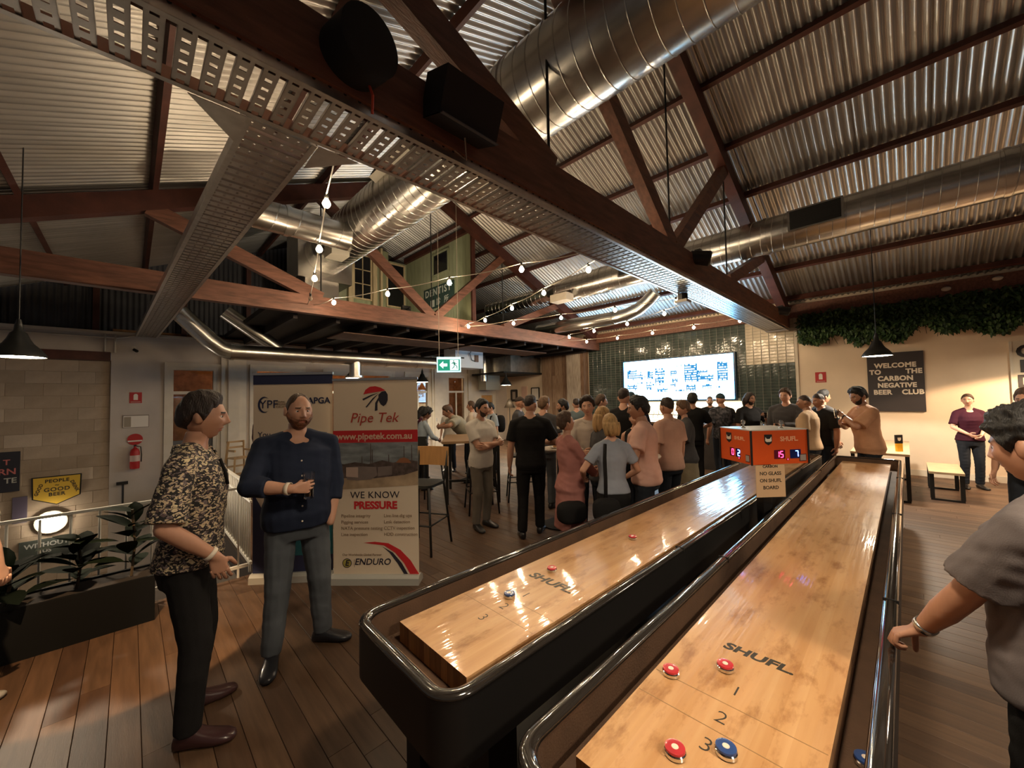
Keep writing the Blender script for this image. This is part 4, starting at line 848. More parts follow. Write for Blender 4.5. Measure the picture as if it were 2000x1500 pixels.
pol('photo_tank', [(685, 938), (705, 940), (730, 938), (741, 930), (739, 914), (700, 912), (685, 914)], tnk, .006); pol('photo_tank', [(742, 932), (768, 929), (768, 912), (742, 914)], tnk, .006); pol('photo_shed', [(684, 932), (706, 934), (706, 914), (684, 914)], mat('print_pink', (.55, .40, .33), .6), .0075); pol('photo_dome', [(775, 906), (782, 898), (790, 896), (798, 899), (803, 907)], mat('print_rusty', (.33, .13, .06), .6), .006)
text('lettering', 'WE KNOW', .092, nav, (U(736), -.004, V(969)), (1, 0, 0), (0, 0, 1), t, space=1.05); text('lettering', 'PRESSURE', .098, red, (U(737), -.004, V(989)), (1, 0, 0), (0, 0, 1), t, bold=.004)
for i, (a, b) in enumerate((('Pipeline integrity', 'Live line dig ups'), ('Pigging services', 'Leak detection'), ('NATA pressure testing', 'CCTV inspection'), ('Urine inspection', 'HDD construction'))):
    if i == 3: a = 'Line inspection'
    text('lettering', a, .043, pgrey, (U(674), -.004, V(1009+12*i)), (1, 0, 0), (0, 0, 1), t, 'LEFT'); text('lettering', b, .043, pgrey, (U(752), -.004, V(1009+12*i)), (1, 0, 0), (0, 0, 1), t, 'LEFT')
sw = [(715, 1061), (735, 1059), (760, 1062), (782, 1075), (800, 1095), (815, 1121), (799, 1121), (788, 1100), (772, 1080), (752, 1066)]
pol('swoosh', sw, red); pol('swoosh', [(750, 1069), (768, 1080), (784, 1100), (795, 1121), (788, 1121), (776, 1100), (762, 1080)], nav)
text('lettering', 'ENDURO', .085, nav, (U(731), -.004, V(1098)), (1, 0, 0), (0, 0, 1), t, shear=.2, bold=.001); text('lettering', 'Our Worldwide Global Partner', .030, pgrey, (U(712), -.004, V(1084)), (1, 0, 0), (0, 0, 1), t)
dsc = pol('emblem_disc', [(684.5+8.5*math.cos(a), 1100+9*math.sin(-a)) for a in np.linspace(0, 2*PI, 20)[:-1]], nav); pol('emblem_ring', [(684.5+7.2*math.cos(a), 1100+7.6*math.sin(-a)) for a in np.linspace(0, 2*PI, 20)[:-1]], mat('print_olive', (.42, .36, .08), .6), .0045)
text('lettering', 'E', .075, nav, (U(684.5), -.007, V(1100)), (1, 0, 0), (0, 0, 1), t, shear=.2, bold=.002); pol('divider', [(697.5, 1108), (698.3, 1108), (698.3, 1093), (697.5, 1093)], pgrey)

t, w = banner('cream and navy forum banner standing behind the bearded man', (.87, 4.55), (1.45, 4.05), 2.03, cream, alum)
kk = w/155.0
def U(px): return (px-490)*kk
def V(py): return (1133-py)*.00503
navy = mat('banner_navy', (.022, .028, .075), .55); teal = mat('banner_teal', (.015, .13, .16), .55)
pol('navy_band', [(490, 749), (645, 749), (645, 729), (490, 729)], navy); pol('navy_foot', [(490, 1117), (645, 1117), (645, 1085), (490, 1085)], navy); pol('teal_field', [(490, 1085), (645, 1085), (645, 1005), (490, 1020)], teal); pol('blue_field', [(490, 1085), (520, 1085), (512, 1000), (490, 960)], navy, .0045)
arc = [(511+12*math.cos(a), 789+16*math.sin(-a)) for a in np.linspace(.9, 5.4, 16)]+[(513.5+10.5*math.cos(a), 789+14*math.sin(-a)) for a in np.linspace(5.4, .9, 16)]
pol('logo_crescent', arc, navy)
text('lettering', 'YPF', .115, navy, (U(520), -.004, V(789)), (1, 0, 0), (0, 0, 1), t)
for i, s in enumerate(('YOUNG', 'PIPELINERS', 'FORUM')): text('lettering', s, .026, pgrey, (U(533), -.004, V(784+5*i)), (1, 0, 0), (0, 0, 1), t, 'LEFT')
text('lettering', 'APGA', .085, navy, (U(618), -.004, V(783)), (1, 0, 0), (0, 0, 1), t, bold=.002)
text('lettering', 'You', .075, navy, (U(499), -.004, V(848)), (1, 0, 0), (0, 0, 1), t, 'LEFT'); text('lettering', 'ng', .075, navy, (U(633), -.004, V(848)), (1, 0, 0), (0, 0, 1), t, 'RIGHT')

# ------------------------------------------------------------------ white railings round the stairwell
railw = mat('railing_white', (.66, .64, .58), .35)
def railing(label, p0, p1, z0, z1, n, mid=None):
    p0, p1 = Vector((*p0, 0)), Vector((*p1, 0)); d = p1-p0; L = d.length
    t = thing('railing', label, 'railing', p0, math.atan2(d.y, d.x), 'stairwell railings')
    m = MB(); m.b2((0, -.015, z1-.022), (L, .015, z1)); m.build('top_rail', railw, t); m = MB(); m.b2((0, -.012, z0), (L, .012, z0+.03)); m.build('bottom_rail', railw, t)
    if mid: m = MB(); m.b2((0, -.010, mid), (L, .010, mid+.02)); m.build('middle_rail', railw, t)
    q = MB(); q.cyl((0, 0, z0), (0, 0, z1-.03), .0085, n=8); me = q.mesh('baluster', railw, True)
    for i in range(n): piece('baluster', me, t, (L*(i+.5)/n, 0, 0))
    for i in range(0, n, max(1, n//4)): q = MB(); q.cyl((L*(i+.5)/n, 0, 0), (L*(i+.5)/n, 0, z0+.01), .011, n=8); q.build('foot_post', railw, t)
railing('white bar railing beside the forum banner, running from the viewer', (XV-.02, YV+.02), (XV-.02, 11.0), .09, .90, 56, .72)
railing('white bar railing behind the planter along the stairwell', (-2.5, YV), (XV-.05, YV), .09, .90, 21)

# ------------------------------------------------------------------ planter with rubber plants
t = thing('planter_box', 'long black planter box before the stairwell railing', 'planter', (-.28, 4.545, 0))
pm = mat('planter_black', (.005, .005, .005), .7, spec=.2); m = MB()
m.b2((-.27-.35, -.175, 0), (.44, .175, .34)); m.build('box', pm, t); m = MB(); m.b2((-.62, -.175, .34), (.44, -.15, .36)); m.b2((-.62, .15, .34), (.44, .175, .36)); m.build('rim', pm, t); m = MB(); m.b2((-.60, -.15, .335), (.42, .15, .345)); m.build('soil', mat('soil', (.02, .014, .01), .95), t)
leafm = [mat('rubber_leaf_%d' % i, c, .85, spec=.15) for i, c in enumerate(((.005, .010, .004), (.007, .014, .006), (.003, .006, .003)))]
def big_leaf(L, w):
    m = MB(); pr_ = [(0, .05), (.12, .45), (.3, .85), (.5, 1), (.7, .9), (.88, .5), (1, .03)]; vs = []; fs = []
    for a, b in pr_:
        z = -.22*L*a*a; vs += [(-w*b/2, L*a, z+.10*w*b), (-w*b/4, L*a, z+.03*w*b), (0, L*a, z), (w*b/4, L*a, z+.03*w*b), (w*b/2, L*a, z+.10*w*b)]
    for i in range(6):
        for j in range(4): fs.append((5*i+j, 5*i+j+1, 5*i+j+6, 5*i+j+5))
    m.add(vs, fs); return [m.mesh('leaf', q, True) for q in leafm]
LV = big_leaf(.27, .13)
for label, x, hgt, nl in (('rubber plant with upright leaves at the right planter end', .02, .62, 17), ('bushy dark rubber plant in the middle of the planter', -.28, .46, 18), ('low spreading rubber plant at the left planter end', -.62, .34, 18)):
    t = thing('rubber_plant', label, 'plant', (x, 4.53, .350), 0, 'rubber plants in the planter'); top = hgt-.08
    m = MB(); m.tube([(0, 0, 0), (.02, .01, top*.5), (0, 0, top)], .010, 6); m.build('stem', mat('stem', (.06, .04, .02), .7), t)
    for i in range(nl):
        a = i*2.4+random.uniform(-.3, .3); zz = top*(.15+.85*i/nl); o = piece('leaf', random.choice(LV), t, (.02*math.cos(a), .02*math.sin(a), zz), (random.uniform(.1, .9), 0, a))
        o.scale = [random.uniform(.75, 1.1)]*3

# ------------------------------------------------------------------ bar stools, high tables, benches
tan = mat('tan_ply', (.52, .27, .095), .4, var=.12, vscale=4, stretch=(6, 1, 1)); stm = mat('stool_black', (.012, .012, .012), .4); seatm = mat('seat_black', (.018, .02, .019), .5)
def stool(label, x, y, rz, back=True, bm=None):
    t = thing('bar_stool', label, 'stool', (x, y, 0), rz, 'bar stools'); H = .76     # +y is forward
    m = MB(); m.loft([[(u, v, z) for u, v in rrect(-.20, .20, -.20, .20, .09, 5)] for z in (H-.02, H+.01)]); m.build('seat', seatm, t, .6)
    for sx in (-1, 1):
        m = MB(); m.cyl((sx*.17, .17, H-.02), (sx*.23, .24, 0), .014, n=8); m.build('leg', stm, t, True)
        m = MB(); m.tube([(sx*.23, -.26, 0), (sx*.175, -.18, H-.02), (sx*.19, -.20, H+.12), (sx*.20, -.25, H+.36)] if back else [(sx*.23, -.24, 0), (sx*.17, -.17, H-.02)], .014, 8); m.build('leg', stm, t, True)
    m = MB(); q = .33
    pts = [(-.21, -.235), (.21, -.235), (.21, .225), (-.21, .225)]
    for i in range(4): a, b = pts[i], pts[(i+1) % 4]; m.cyl((*a, q), (*b, q), .010, n=8)
    m.build('foot_rail', stm, t, True)
    if back:
        m = MB(); rings = []
        for k in range(9):
            s = -1+2*k/8; yb = -.215-.05*(1-s*s); rings.append([(s*.215, yb+dy-.10*(zz-H-.16), zz) for dy, zz in ((-.012, H+.17), (.006, H+.17), (.006, H+.40), (-.012, H+.40))])
        m.loft(rings); m.build('backrest', bm or tan, t, .7)
    return t
stool('black bar stool with curved tan plywood back beside the banner', 2.50, 4.08, math.radians(118))
stool('black bar stool with dark back at the near side of high table', 3.95, 4.75, math.radians(-30), True, seatm)
stool('black bar stool with dark back at the right of high table', 4.85, 4.75, math.radians(50), True, seatm)
stool('black bar stool tucked under the left of the high table', 3.55, 5.7, math.radians(-70), True, seatm)
topm = mat('table_wood', (.30, .19, .105), .35, var=.2, vscale=3, stretch=(1, 7, 7))
def hightable(label, x, y, rz, lx, ly, H=1.05, tm_=None):
    t = thing('high_table', label, 'table', (x, y, 0), rz, 'high tables'); m = MB(); m.loft([[(u, v, z) for u, v in rrect(-lx/2, lx/2, -ly/2, ly/2, .05, 4)] for z in (H-.04, H)]); m.build('table_top', tm_ or topm, t, .5)
    for sx in (-1, 1):
        for sy in (-1, 1): m = MB(); m.b2((sx*(lx/2-.08)-.025, sy*(ly/2-.08)-.025, 0), (sx*(lx/2-.08)+.025, sy*(ly/2-.08)+.025, H-.04)); m.build('leg', stm, t)
    m = MB(); m.b2((-lx/2+.08, -.02, .25), (lx/2-.08, .02, .29)); m.build('stretcher', stm, t); return t
hightable('long wooden high table where people gather behind the bar stool', 4.46, 5.60, math.atan2(.79, .62)-PI/2, 1.02, 1.30)
def leaner(label, x, y, r, H, m_):
    t = thing('leaner_table', label, 'table', (x, y, 0), 0, 'round leaner tables'); m = MB(); m.lathe([(.001, H-.03), (r-.01, H-.03), (r, H-.015), (r-.01, H), (.001, H)], n=32); m.build('table_top', m_, t, .6); m = MB(); m.lathe([(.26, 0), (.26, .015), (.04, .03), (.035, H-.03)], n=24); m.build('pedestal', stm, t, .6); return t
wt = mat('leaner_white', (.60, .52, .44), .3)
leaner('small white topped leaner table beside the pink coat', 4.24, 3.40, .25, 1.05, wt); leaner('round leaner table amid the group by the salmon shirt', 4.30, 2.25, .25, 1.05, wt)
m = MB(); m.loft([[(u, v, z) for u, v in rrect(-.16, .16, -.12, .12, .02, 2)] for z in (0, .10)]); crate = thing('cutlery_crate', 'pale wooden crate with menus on the high table', 'crate', (4.72, 5.45, 1.05)); m.build('crate', mat('crate_wood', (.55, .36, .20), .6), crate)
m = MB(); m.b2((-.12, -.01, .10), (.10, .01, .28)); m.build('menu_cards', mat('card_white', (.6, .55, .45), .7), crate)
t = thing('food_plate', 'white plate of food on the small leaner table', 'plate', (4.20, 3.38, 1.051)); m = MB(); m.lathe([(.001, .0), (.09, 0), (.125, .018), (.12, .02), (.085, .006), (.001, .006)], n=28); m.build('dish', mat('plate_white', (.7, .66, .6), .2), t, True)
m = MB()
for _ in range(9): m.ball((random.uniform(-.06, .06), random.uniform(-.05, .05), .022), (random.uniform(.02, .04), random.uniform(.02, .03), .016), 6, 8)
o = m.build('food', mat('food', (.42, .22, .08), .7, var=.3, vscale=30), t, True); o['kind'] = 'stuff'
t = thing('food_plate', 'white plate on the round leaner table by the salmon shirt', 'plate', (4.34, 2.24, 1.051)); m = MB(); m.lathe([(.001, .0), (.09, 0), (.125, .018), (.12, .02), (.085, .006), (.001, .006)], n=28); m.build('dish', mat('plate_white', (.7, .66, .6), .2), t, True)
pale_t = mat('pale_table', (.50, .36, .22), .35, var=.12)
def wtable(name, label, cat, x0, x1, y0, y1, H, lw_=.05):
    t = thing(name, label, cat, ((x0+x1)/2, (y0+y1)/2, 0)); lx, ly = x1-x0, y1-y0
    m = MB(); m.b2((-lx/2, -ly/2, H-.035), (lx/2, ly/2, H)); m.build('top' if cat == 'table' else 'seat', pale_t, t)
    for sx in (-1, 1):
        for sy in (-1, 1): m = MB(); m.b2((sx*(lx/2-.04)-lw_/2, sy*(ly/2-.03)-lw_/2, .03), (sx*(lx/2-.04)+lw_/2, sy*(ly/2-.03)+lw_/2, H-.035)); m.build('leg', stm, t)
        m = MB(); m.b2((sx*(lx/2-.04)-lw_/2, -ly/2+.01, 0), (sx*(lx/2-.04)+lw_/2, ly/2-.01, .03)); m.build('foot_bar', stm, t)
    m = MB(); m.b2((-lx/2+.05, -ly/2+.02, H-.07), (lx/2-.05, -ly/2+.04, H-.036)); m.build('apron', stm, t); return t
wtable('dining_table', 'pale topped table set against the white wall behind the tan shirted man', 'table', 8.60, 10.85, 0.0, .70, .75); wtable('bench', 'pale bench with black frame near the dark red top', 'bench', 9.10, 10.22, -.58, -.20, .45)
t = thing('beer_menu_holder', 'black card holder with white emblem on the wall table', 'menu holder', (8.98, .12, .75)); t.rotation_euler = (0, 0, -.75); m = MB(); m.b2((-.06, -.01, .13), (.06, .01, .27)); m.build('card', black, t); m = MB(); m.prism([(-.03, .02), (.03, .02), (.025, -.02), (0, -.035), (-.025, -.02)], lambda u, v, w_: (u, -.011-w_, .205+v), .002); m.build('emblem', lw, t); m = MB(); m.b2((-.045, -.02, 0), (.045, .02, .13)); m.build('stand', mat('amber_bottle', (.70, .38, .03), .2), t)
t = thing('wooden_high_chair', 'pale wooden high chair standing before the left wall', 'chair', (1.72, 10.35, 0), .3); chm = mat('beech', (.50, .33, .17), .5)
for sx in (-1, 1):
    for sy in (-1, 1): m = MB(); m.beam((sx*.22, sy*.22, 0), (sx*.15, sy*.13, .92 if sy > 0 else .60), .03, .04); m.build('leg', chm, t)
    m = MB(); m.beam((sx*.16, -.15, .72), (sx*.16, .15, .72), .03, .04); m.build('arm', chm, t)
m = MB(); m.b2((-.17, -.15, .54), (.17, .15, .57)); m.build('seat', chm, t)
for z in (.18, .36, .78, .9): m = MB(); m.beam((-.17, .17, z), (.17, .17, z), .02, .04); m.build('rung', chm, t)
# ------------------------------------------------------------------ people
def v3(*a): return np.array(a, float)
def nrm(v): v = np.asarray(v, float); return v/max(np.linalg.norm(v), 1e-9)
def rotm(ax, a):
    ax = nrm(ax); K = np.array([[0, -ax[2], ax[1]], [ax[2], 0, -ax[0]], [-ax[1], ax[0], 0]]); return np.eye(3)+math.sin(a)*K+(1-math.cos(a))*K@K
class Raw:
    def __init__(s): s.v = []; s.f = []
    def add(s, v, f): o = len(s.v); s.v += [tuple(p) for p in v]; s.f += [tuple(i+o for i in q) for q in f]
    def rings(s, rs):
        n = len(rs[0]); v = [p for r in rs for p in r]; f = []
        for i in range(len(rs)-1):
            for j in range(n): k = (j+1) % n; f.append((i*n+j, i*n+k, (i+1)*n+k, (i+1)*n+j))
        f.append(tuple(reversed(range(n)))); f.append(tuple((len(rs)-1)*n+j for j in range(n))); s.add(v, f)
    def cap(s, p0, p1, r0, r1, n=12, round0=True, round1=True, flat=None):
        p0, p1 = np.asarray(p0, float), np.asarray(p1, float); d = nrm(p1-p0); up = v3(0, 0, 1) if abs(d[2]) < .9 else v3(0, 1, 0)
        x = nrm(np.cross(up, d)); y = np.cross(d, x); R = []
        prof = []
        if round0: prof += [(p0-d*r0*math.cos(a), r0*math.sin(a)) for a in (.25, .7, 1.15)]
        prof += [(p0, r0), ((p0+p1)/2, (r0+r1)/2), (p1, r1)]
        if round1: prof += [(p1+d*r1*math.cos(a), r1*math.sin(a)) for a in (1.15, .7, .25)]
        for c, r in prof: R.append([c+(x*math.cos(2*PI*j/n)+y*math.sin(2*PI*j/n))*r for j in range(n)])
        s.rings(R)
def ell(z, a, b, yo=0, n=24, e=2.3, xo=0):
    out = []
    for j in range(n):
        t = 2*PI*j/n; c, s_ = math.cos(t), math.sin(t); out.append(v3(xo+a*np.sign(c)*abs(c)**(2/e), yo+b*np.sign(s_)*abs(s_)**(2/e), z))
    return out
TORSO = {'m': [(.835, .150, .105, -.01), (.88, .168, .122, -.012), (.96, .165, .115, -.005), (1.06, .152, .108, .005), (1.16, .158, .112, .008), (1.27, .172, .120, .006), (1.36, .178, .112, -.002), (1.42, .150, .085, -.012), (1.455, .085, .066, -.014), (1.50, .058, .060, -.008), (1.56, .054, .058, .004)],
         'f': [(.835, .155, .105, -.015), (.88, .172, .125, -.018), (.96, .160, .112, -.008), (1.07, .126, .092, .002), (1.16, .134, .100, .008), (1.26, .148, .122, .018), (1.34, .146, .104, .006), (1.41, .122, .075, -.008), (1.445, .070, .056, -.012), (1.49, .048, .050, -.006), (1.55, .046, .050, .004)]}
# ---- head
def head_field(nlat, nlon, fem=False):
    la = np.linspace(-PI/2, PI/2, nlat); s_ = np.linspace(-1, 1, nlon, endpoint=False)
    lo = PI*(s_*.62+.38*s_**3)                              # denser at the face
    la, lo = np.meshgrid(la, lo, indexing='ij'); dx, dy, dz = np.cos(la)*np.sin(lo), np.cos(la)*np.cos(lo), np.sin(la)
    sup = 1.06; x, y, z = .075*np.sign(dx)*np.abs(dx)**.92, .097*dy, .120*dz
    t = np.clip(-(z+.01)/.11, 0, 1)
    x = x*(1-(.34 if not fem else .40)*t**1.7); y = np.where(y > 0, y*(1-.10*t**2), y*(1-.38*t**1.2))
    y = np.where(y < 0, y*1.04, y); z = np.where((y < 0) & (z < -.05), -.05+(z+.05)*.75, z)
    fr = 1/(1+np.exp(-(y-.035)/.010))
    G = lambda cx, cz, sx, sz: np.exp(-((np.abs(x)-cx)/sx)**2-((z-cz)/sz)**2)
    G0 = lambda cz, sx, sz: np.exp(-(x/sx)**2-((z-cz)/sz)**2)
    np_ = np.interp(z, [-.046, -.036, -.027, -.012, .012, .026, .04], [0, .018, .027, .018, .009, .004, 0])*(1 if not fem else .85)
    d = np_*np.exp(-(x/np.interp(z, [-.04, -.02, .02], [.013, .011, .009]))**2)+.007*G(.013, -.033, .007, .008)
    d += -.011*G(.031, .004, .016, .011)+.0055*G(.028, .024, .022, .007)+.004*G(.044, -.022, .02, .02)
    d += .006*G0(-.0585, .019, .005)+.0075*G0(-.0715, .016, .006)-.004*G0(-.065, .022, .003)+.010*G0(-.1, .022, .016)-.003*G0(-.086, .02, .006)
    d += -.004*G(.05, -.055, .02, .025)
    y = y+d*fr
    return np.stack([x, y, z], -1), lo, la
def grid_faces(nlat, nlon):
    f = []
    for i in range(nlat-1):
        for j in range(nlon): k = (j+1) % nlon; f.append((i*nlon+j, (i+1)*nlon+j, (i+1)*nlon+k, i*nlon+k))
    return f
def hairline(lo, style):
    a = np.abs(lo)*180/PI
    tab = {'short': ([0, 30, 48, 60, 72, 84, 92, 104, 118, 150, 180], [.070, .068, .050, .046, .010, -.022, -.006, .010, -.030, -.066, -.070]),
           'fade': ([0, 30, 48, 60, 75, 90, 110, 150, 180], [.070, .068, .055, .052, .032, .026, .024, -.010, -.020]),
           'long': ([0, 12, 35, 50, 70, 90, 120, 180], [.075, .070, .052, .015, -.05, -.085, -.10, -.10]),
           'bun': ([0, 30, 50, 65, 80, 95, 120, 180], [.072, .066, .048, .030, .005, .012, -.035, -.065]),
           'fringe': ([0, 30, 48, 62, 78, 90, 110, 150, 180], [.046, .040, .020, -.005, -.02, -.01, -.03, -.06, -.07]),
           'bald': ([0, 25, 45, 60, 75, 90, 120, 180], [.105, .098, .062, .050, .005, .0, -.035, -.060]),
           'cap': ([0, 40, 90, 140, 180], [.052, .050, .036, .022, .018]),
           'curly': ([0, 30, 50, 66, 78, 92, 104, 118, 150, 180], [.058, .054, .036, .014, -.018, .022, .016, -.025, -.06, -.07])}[style]
    return np.interp(a, tab[0], tab[1])
def smooth(t): t = np.clip(t, 0, 1); return t*t*(3-2*t)
def wob(p, fr, seed):
    r = np.random.RandomState(seed); o = np.zeros(len(p))
    for k in range(5):
        kv = r.normal(size=3); kv /= np.linalg.norm(kv); o += np.sin(p@(kv*fr*(1+.6*k))+r.uniform(0, 6.28))/(1+.5*k)
    return o/2.2
SKIN = {}
def skin(i): 
    c = ((.56, .30, .20), (.46, .235, .15), (.36, .18, .11), (.20, .095, .058), (.10, .048, .030), (.62, .37, .27))[i]; return mat('skin_%d' % i, c, .45, var=.06, vscale=9)
HAIRC = {'black': (.008, .007, .007), 'dbrown': (.024, .013, .009), 'brown': (.065, .033, .017), 'lbrown': (.13, .07, .035), 'blonde': (.42, .25, .10), 'ginger': (.16, .055, .022), 'grey': (.16, .15, .14), 'stub': (.05, .03, .022), 'cap_teal': (.035, .06, .075), 'cap_brown': (.04, .03, .025)}
def hairm(k): return mat('hair_'+k, HAIRC[k], .58, var=.35, vscale=60, stretch=(1, 1, .15), bump=.7, bscale=170)
def cloth(name, c, **kw):
    a = dict(rough=.85, spec=.2, var=.10, vscale=5, bump=.12, bscale=260, sheen=0.0); a.update(kw); return mat('cloth_'+name, c, **a)
JOBS = []                                               # meshes to be fused by voxels, all at once
def fuse(raw, vox, key, sm=4): 
    me = bpy.data.meshes.new('raw'); me.from_pydata(raw.v, [], raw.f); o = bpy.data.objects.new('raw', me); COL.objects.link(o)
    r = o.modifiers.new('r', 'REMESH'); r.mode = 'VOXEL'; r.voxel_size = vox; r.adaptivity = 0
    q = o.modifiers.new('s', 'SMOOTH'); q.factor = .5; q.iterations = sm
    JOBS.append((o, key)); return key
PEOPLE = []
def ik(a, c, l1, l2, pole):
    a, c = np.asarray(a, float), np.asarray(c, float); d = c-a; L = np.linalg.norm(d)
    if L > (l1+l2)*.995: c = a+d/L*(l1+l2)*.995; d = c-a; L = np.linalg.norm(d)
    L = max(L, abs(l1-l2)+.02); u = nrm(d); x = (l1*l1-l2*l2+L*L)/(2*L); h = math.sqrt(max(l1*l1-x*x, 0)); p = np.asarray(pole, float); p = nrm(p-u*(p@u)); return a+u*x+p*h, c
def mkhand(raw, w, d, pn, side, pose, sc=1.0):
    """palm goes into raw; returns finger chains.  d: finger direction, pn: palm normal, side: +1 right hand"""
    d = nrm(d); pn = nrm(pn-d*(pn@d)); s_ = np.cross(d, pn)*side                # towards the thumb
    kn = []
    for k, off in enumerate((.030, .010, -.010, -.029)):
        kp = w+d*(.088-.004*abs(k-1)-(.006 if k == 3 else 0))*sc+s_*off*sc; raw.cap(w+s_*off*.55*sc+d*.005, kp, .0150*sc, .0115*sc, 8); kn.append(kp)
    curl = {'relax': (22, 28, 18), 'grip': (48, 58, 38), 'rail': (35, 62, 45), 'flat': (6, 8, 6), 'fist': (75, 85, 55), 'wide': (30, 45, 30)}[pose]
    out = []
    for k, (kp, L) in enumerate(zip(kn, (.074, .082, .076, .060))):
        pts = [kp-d*.012*sc]; p = kp; dir_ = nrm(d+s_*(.05*(1.5-k))); ang = 0; pts.append(p)
        for ph, cu in zip((.45, .31, .24), curl):
            ang += math.radians(cu*(1+.06*k)); dd = dir_*math.cos(ang)+pn*math.sin(ang); p = p+dd*L*ph*sc; pts.append(p)
        out.append((pts, [.0098*sc, .0095*sc, .0088*sc, .0080*sc, .0064*sc]))
    b = w+d*.022*sc+s_*.022*sc; t1 = nrm(d*.55+s_*.75+pn*.45) if pose not in ('grip', 'rail', 'fist') else nrm(d*.60+s_*.35+pn*.85)
    t2 = nrm(d*.85+s_*.25+pn*.45) if pose not in ('grip', 'rail', 'fist') else nrm(d*.5-s_*.25+pn*.85)
    raw.cap(b-t1*.01, b+t1*.032*sc, .0145*sc, .012*sc, 8)
    out.append(([b+t1*.020*sc, b+t1*.040*sc, b+t1*.040*sc+t2*.028*sc, b+t1*.040*sc+t2*.05*sc], [.0115*sc, .0110*sc, .0100*sc, .0075*sc])); return out
def tube_np(pts, rs, n=8):
    m = MB(); P = [Vector(p) for p in pts]; d = (P[-1]-P[-2]).normalized(); P2 = P+[P[-1]+d*rs[-1]*.75]; m.tube(P2, list(rs)+[rs[-1]*.35], n); return m
def person(label, x, y, yaw, h=1.75, sex='m', sk=0, build=1.0, hair=('short', 'dbrown', .016), beard=None, shirt=None, pants=None, shoes=(.02, .018, .018), lean=0, roll=0, head=(0, 0, 0),
           R=None, L=None, feet=None, vox=.015, extras=None, bare_legs=False, hl=44, look=None, skirt=None, fat=0.0, sit=False):
    """yaw: direction faced, degrees; hand targets in the figure's own frame (x right, y forward, z up, metres at 1.75 m)"""
    S_ = h/1.75; piv = v3(0, 0, .93)
    def bend(p):
        p = np.asarray(p, float); k = np.clip((p[2]-.86)/.32, 0, 1); k = k*k*(3-2*k)
        return rotm((0, 1, 0), math.radians(roll)*k)@(rotm((1, 0, 0), -math.radians(lean)*k)@(p-piv))+piv
    T = [(z, a*build*(1+(fat if .9 < z < 1.25 else fat*.4 if z < 1.4 else 0)), b*build*(1+(fat*1.6 if .9 < z < 1.25 else fat*.3 if z < 1.4 else 0)), yo+(fat*.05 if .9 < z < 1.25 else 0)) for z, a, b, yo in TORSO[sex]]
    sw = (.186 if sex == 'm' else .158)*build; sz = 1.392 if sex == 'm' else 1.382
    la, lf = (.285, .262) if sex == 'm' else (.270, .245)
    hipx = .088*build; feet = feet or ((.105, .02, 0), (-.105, -.02, 0))
    body = Raw(); pid = len(PEOPLE)
    body.rings([[bend(p) for p in ell(z, a*.93, b*.93, yo)] for z, a, b, yo in T])
    J = {}; fingers = []; ra = 1.0 if sex == 'm' else .84; ra *= build
    for sd, arm in ((1, R), (-1, L)):
        arm = arm or {}
        sh = bend(v3(sd*sw, -.012, sz)); tgt = arm.get('to')
        if tgt is None: tgt = bend(v3(sd*(sw+.075), .05, .855)) if not sit else v3(sd*.16, .38, .70)
        else: tgt = np.asarray(tgt, float)
        el, wr = ik(sh, tgt, la, lf, arm.get('pole', v3(sd*.55, -1.0, -.25)))
        body.cap(bend(v3(sd*.05, -.016, 1.455)), sh+v3(0, 0, .004), .052*ra, .050*ra); body.cap(sh, el, .056*ra, .041*ra); body.cap(el, (el+wr*1.0)/2+0*el, .042*ra, .041*ra); body.cap((el+wr)/2, wr, .040*ra, .0265*ra)
        J[sd] = (sh, el, wr); hd = arm.get('dir'); hd = nrm(wr-el) if hd is None else nrm(hd); pn = arm.get('palm'); pn = nrm(v3(-sd, .25, 0)) if pn is None else nrm(pn)
        if arm.get('pose') != 'pocket': fingers += mkhand(body, wr, hd, pn, sd, arm.get('pose', 'relax'), 1.0 if sex == 'm' else .92)
    legs = []
    for sd, (fx_, fy_, fr_) in ((1, feet[0]), (-1, feet[1])):
        hip = v3(sd*hipx, -.005, .90); an = v3(fx_, fy_-.02, .085); 
        if sit: hip = v3(sd*hipx, -.02, .80)
        dl = np.linalg.norm(an-hip)*1.004; kn, an = ik(hip, an, *((.43, .415) if sit else (.508*dl, .492*dl)), v3(0, 1, 0)); legs.append((sd, hip, kn, an, fr_))
        lr = .92*build if sex == 'm' else .95*build
        body.cap(hip, kn, .078*lr, .052*lr); body.cap(kn, kn+(an-kn)*.35, .052*lr, .050*lr); body.cap(kn+(an-kn)*.35, an, .050*lr, .034*lr)
    Hh = rotm((0, 0, 1), math.radians(head[0]))@rotm((1, 0, 0), math.radians(head[1]))@rotm((0, 1, 0), math.radians(head[2])); npv = v3(0, -.004, 1.53); hc = v3(0, .022, 1.632)
    kb = rotm((0, 1, 0), math.radians(roll))@rotm((1, 0, 0), -math.radians(lean))
    hs = 1.0 if sex == 'm' else .95
    def hp(P): return ((Hh@((P*hs+hc-npv).T)).T+npv-piv)@kb.T+piv
    P = dict(label=label, loc=(x, y, 0), rz=math.radians(yaw)-PI/2, S=S_, sk=skin(sk), parts=[], hp=hp, fingers=fingers, extras=[], J=J, bend=bend, vox=vox)
    # body fused from limbs and torso
    P['body'] = fuse(body, vox if vox >= .010 else .009, (pid, 'body'), 3)
    # head
    nla, nlo = hl, int(hl*1.35); F_, lo, lat = head_field(nla, nlo, sex == 'f'); V_ = F_.reshape(-1, 3); P['headV'] = hp(V_); P['headF'] = grid_faces(nla, nlo)
    ce = V_[np.array(P['headF'])].mean(1); ax_ = np.abs(ce[:, 0]); mi = np.zeros(len(ce), int)
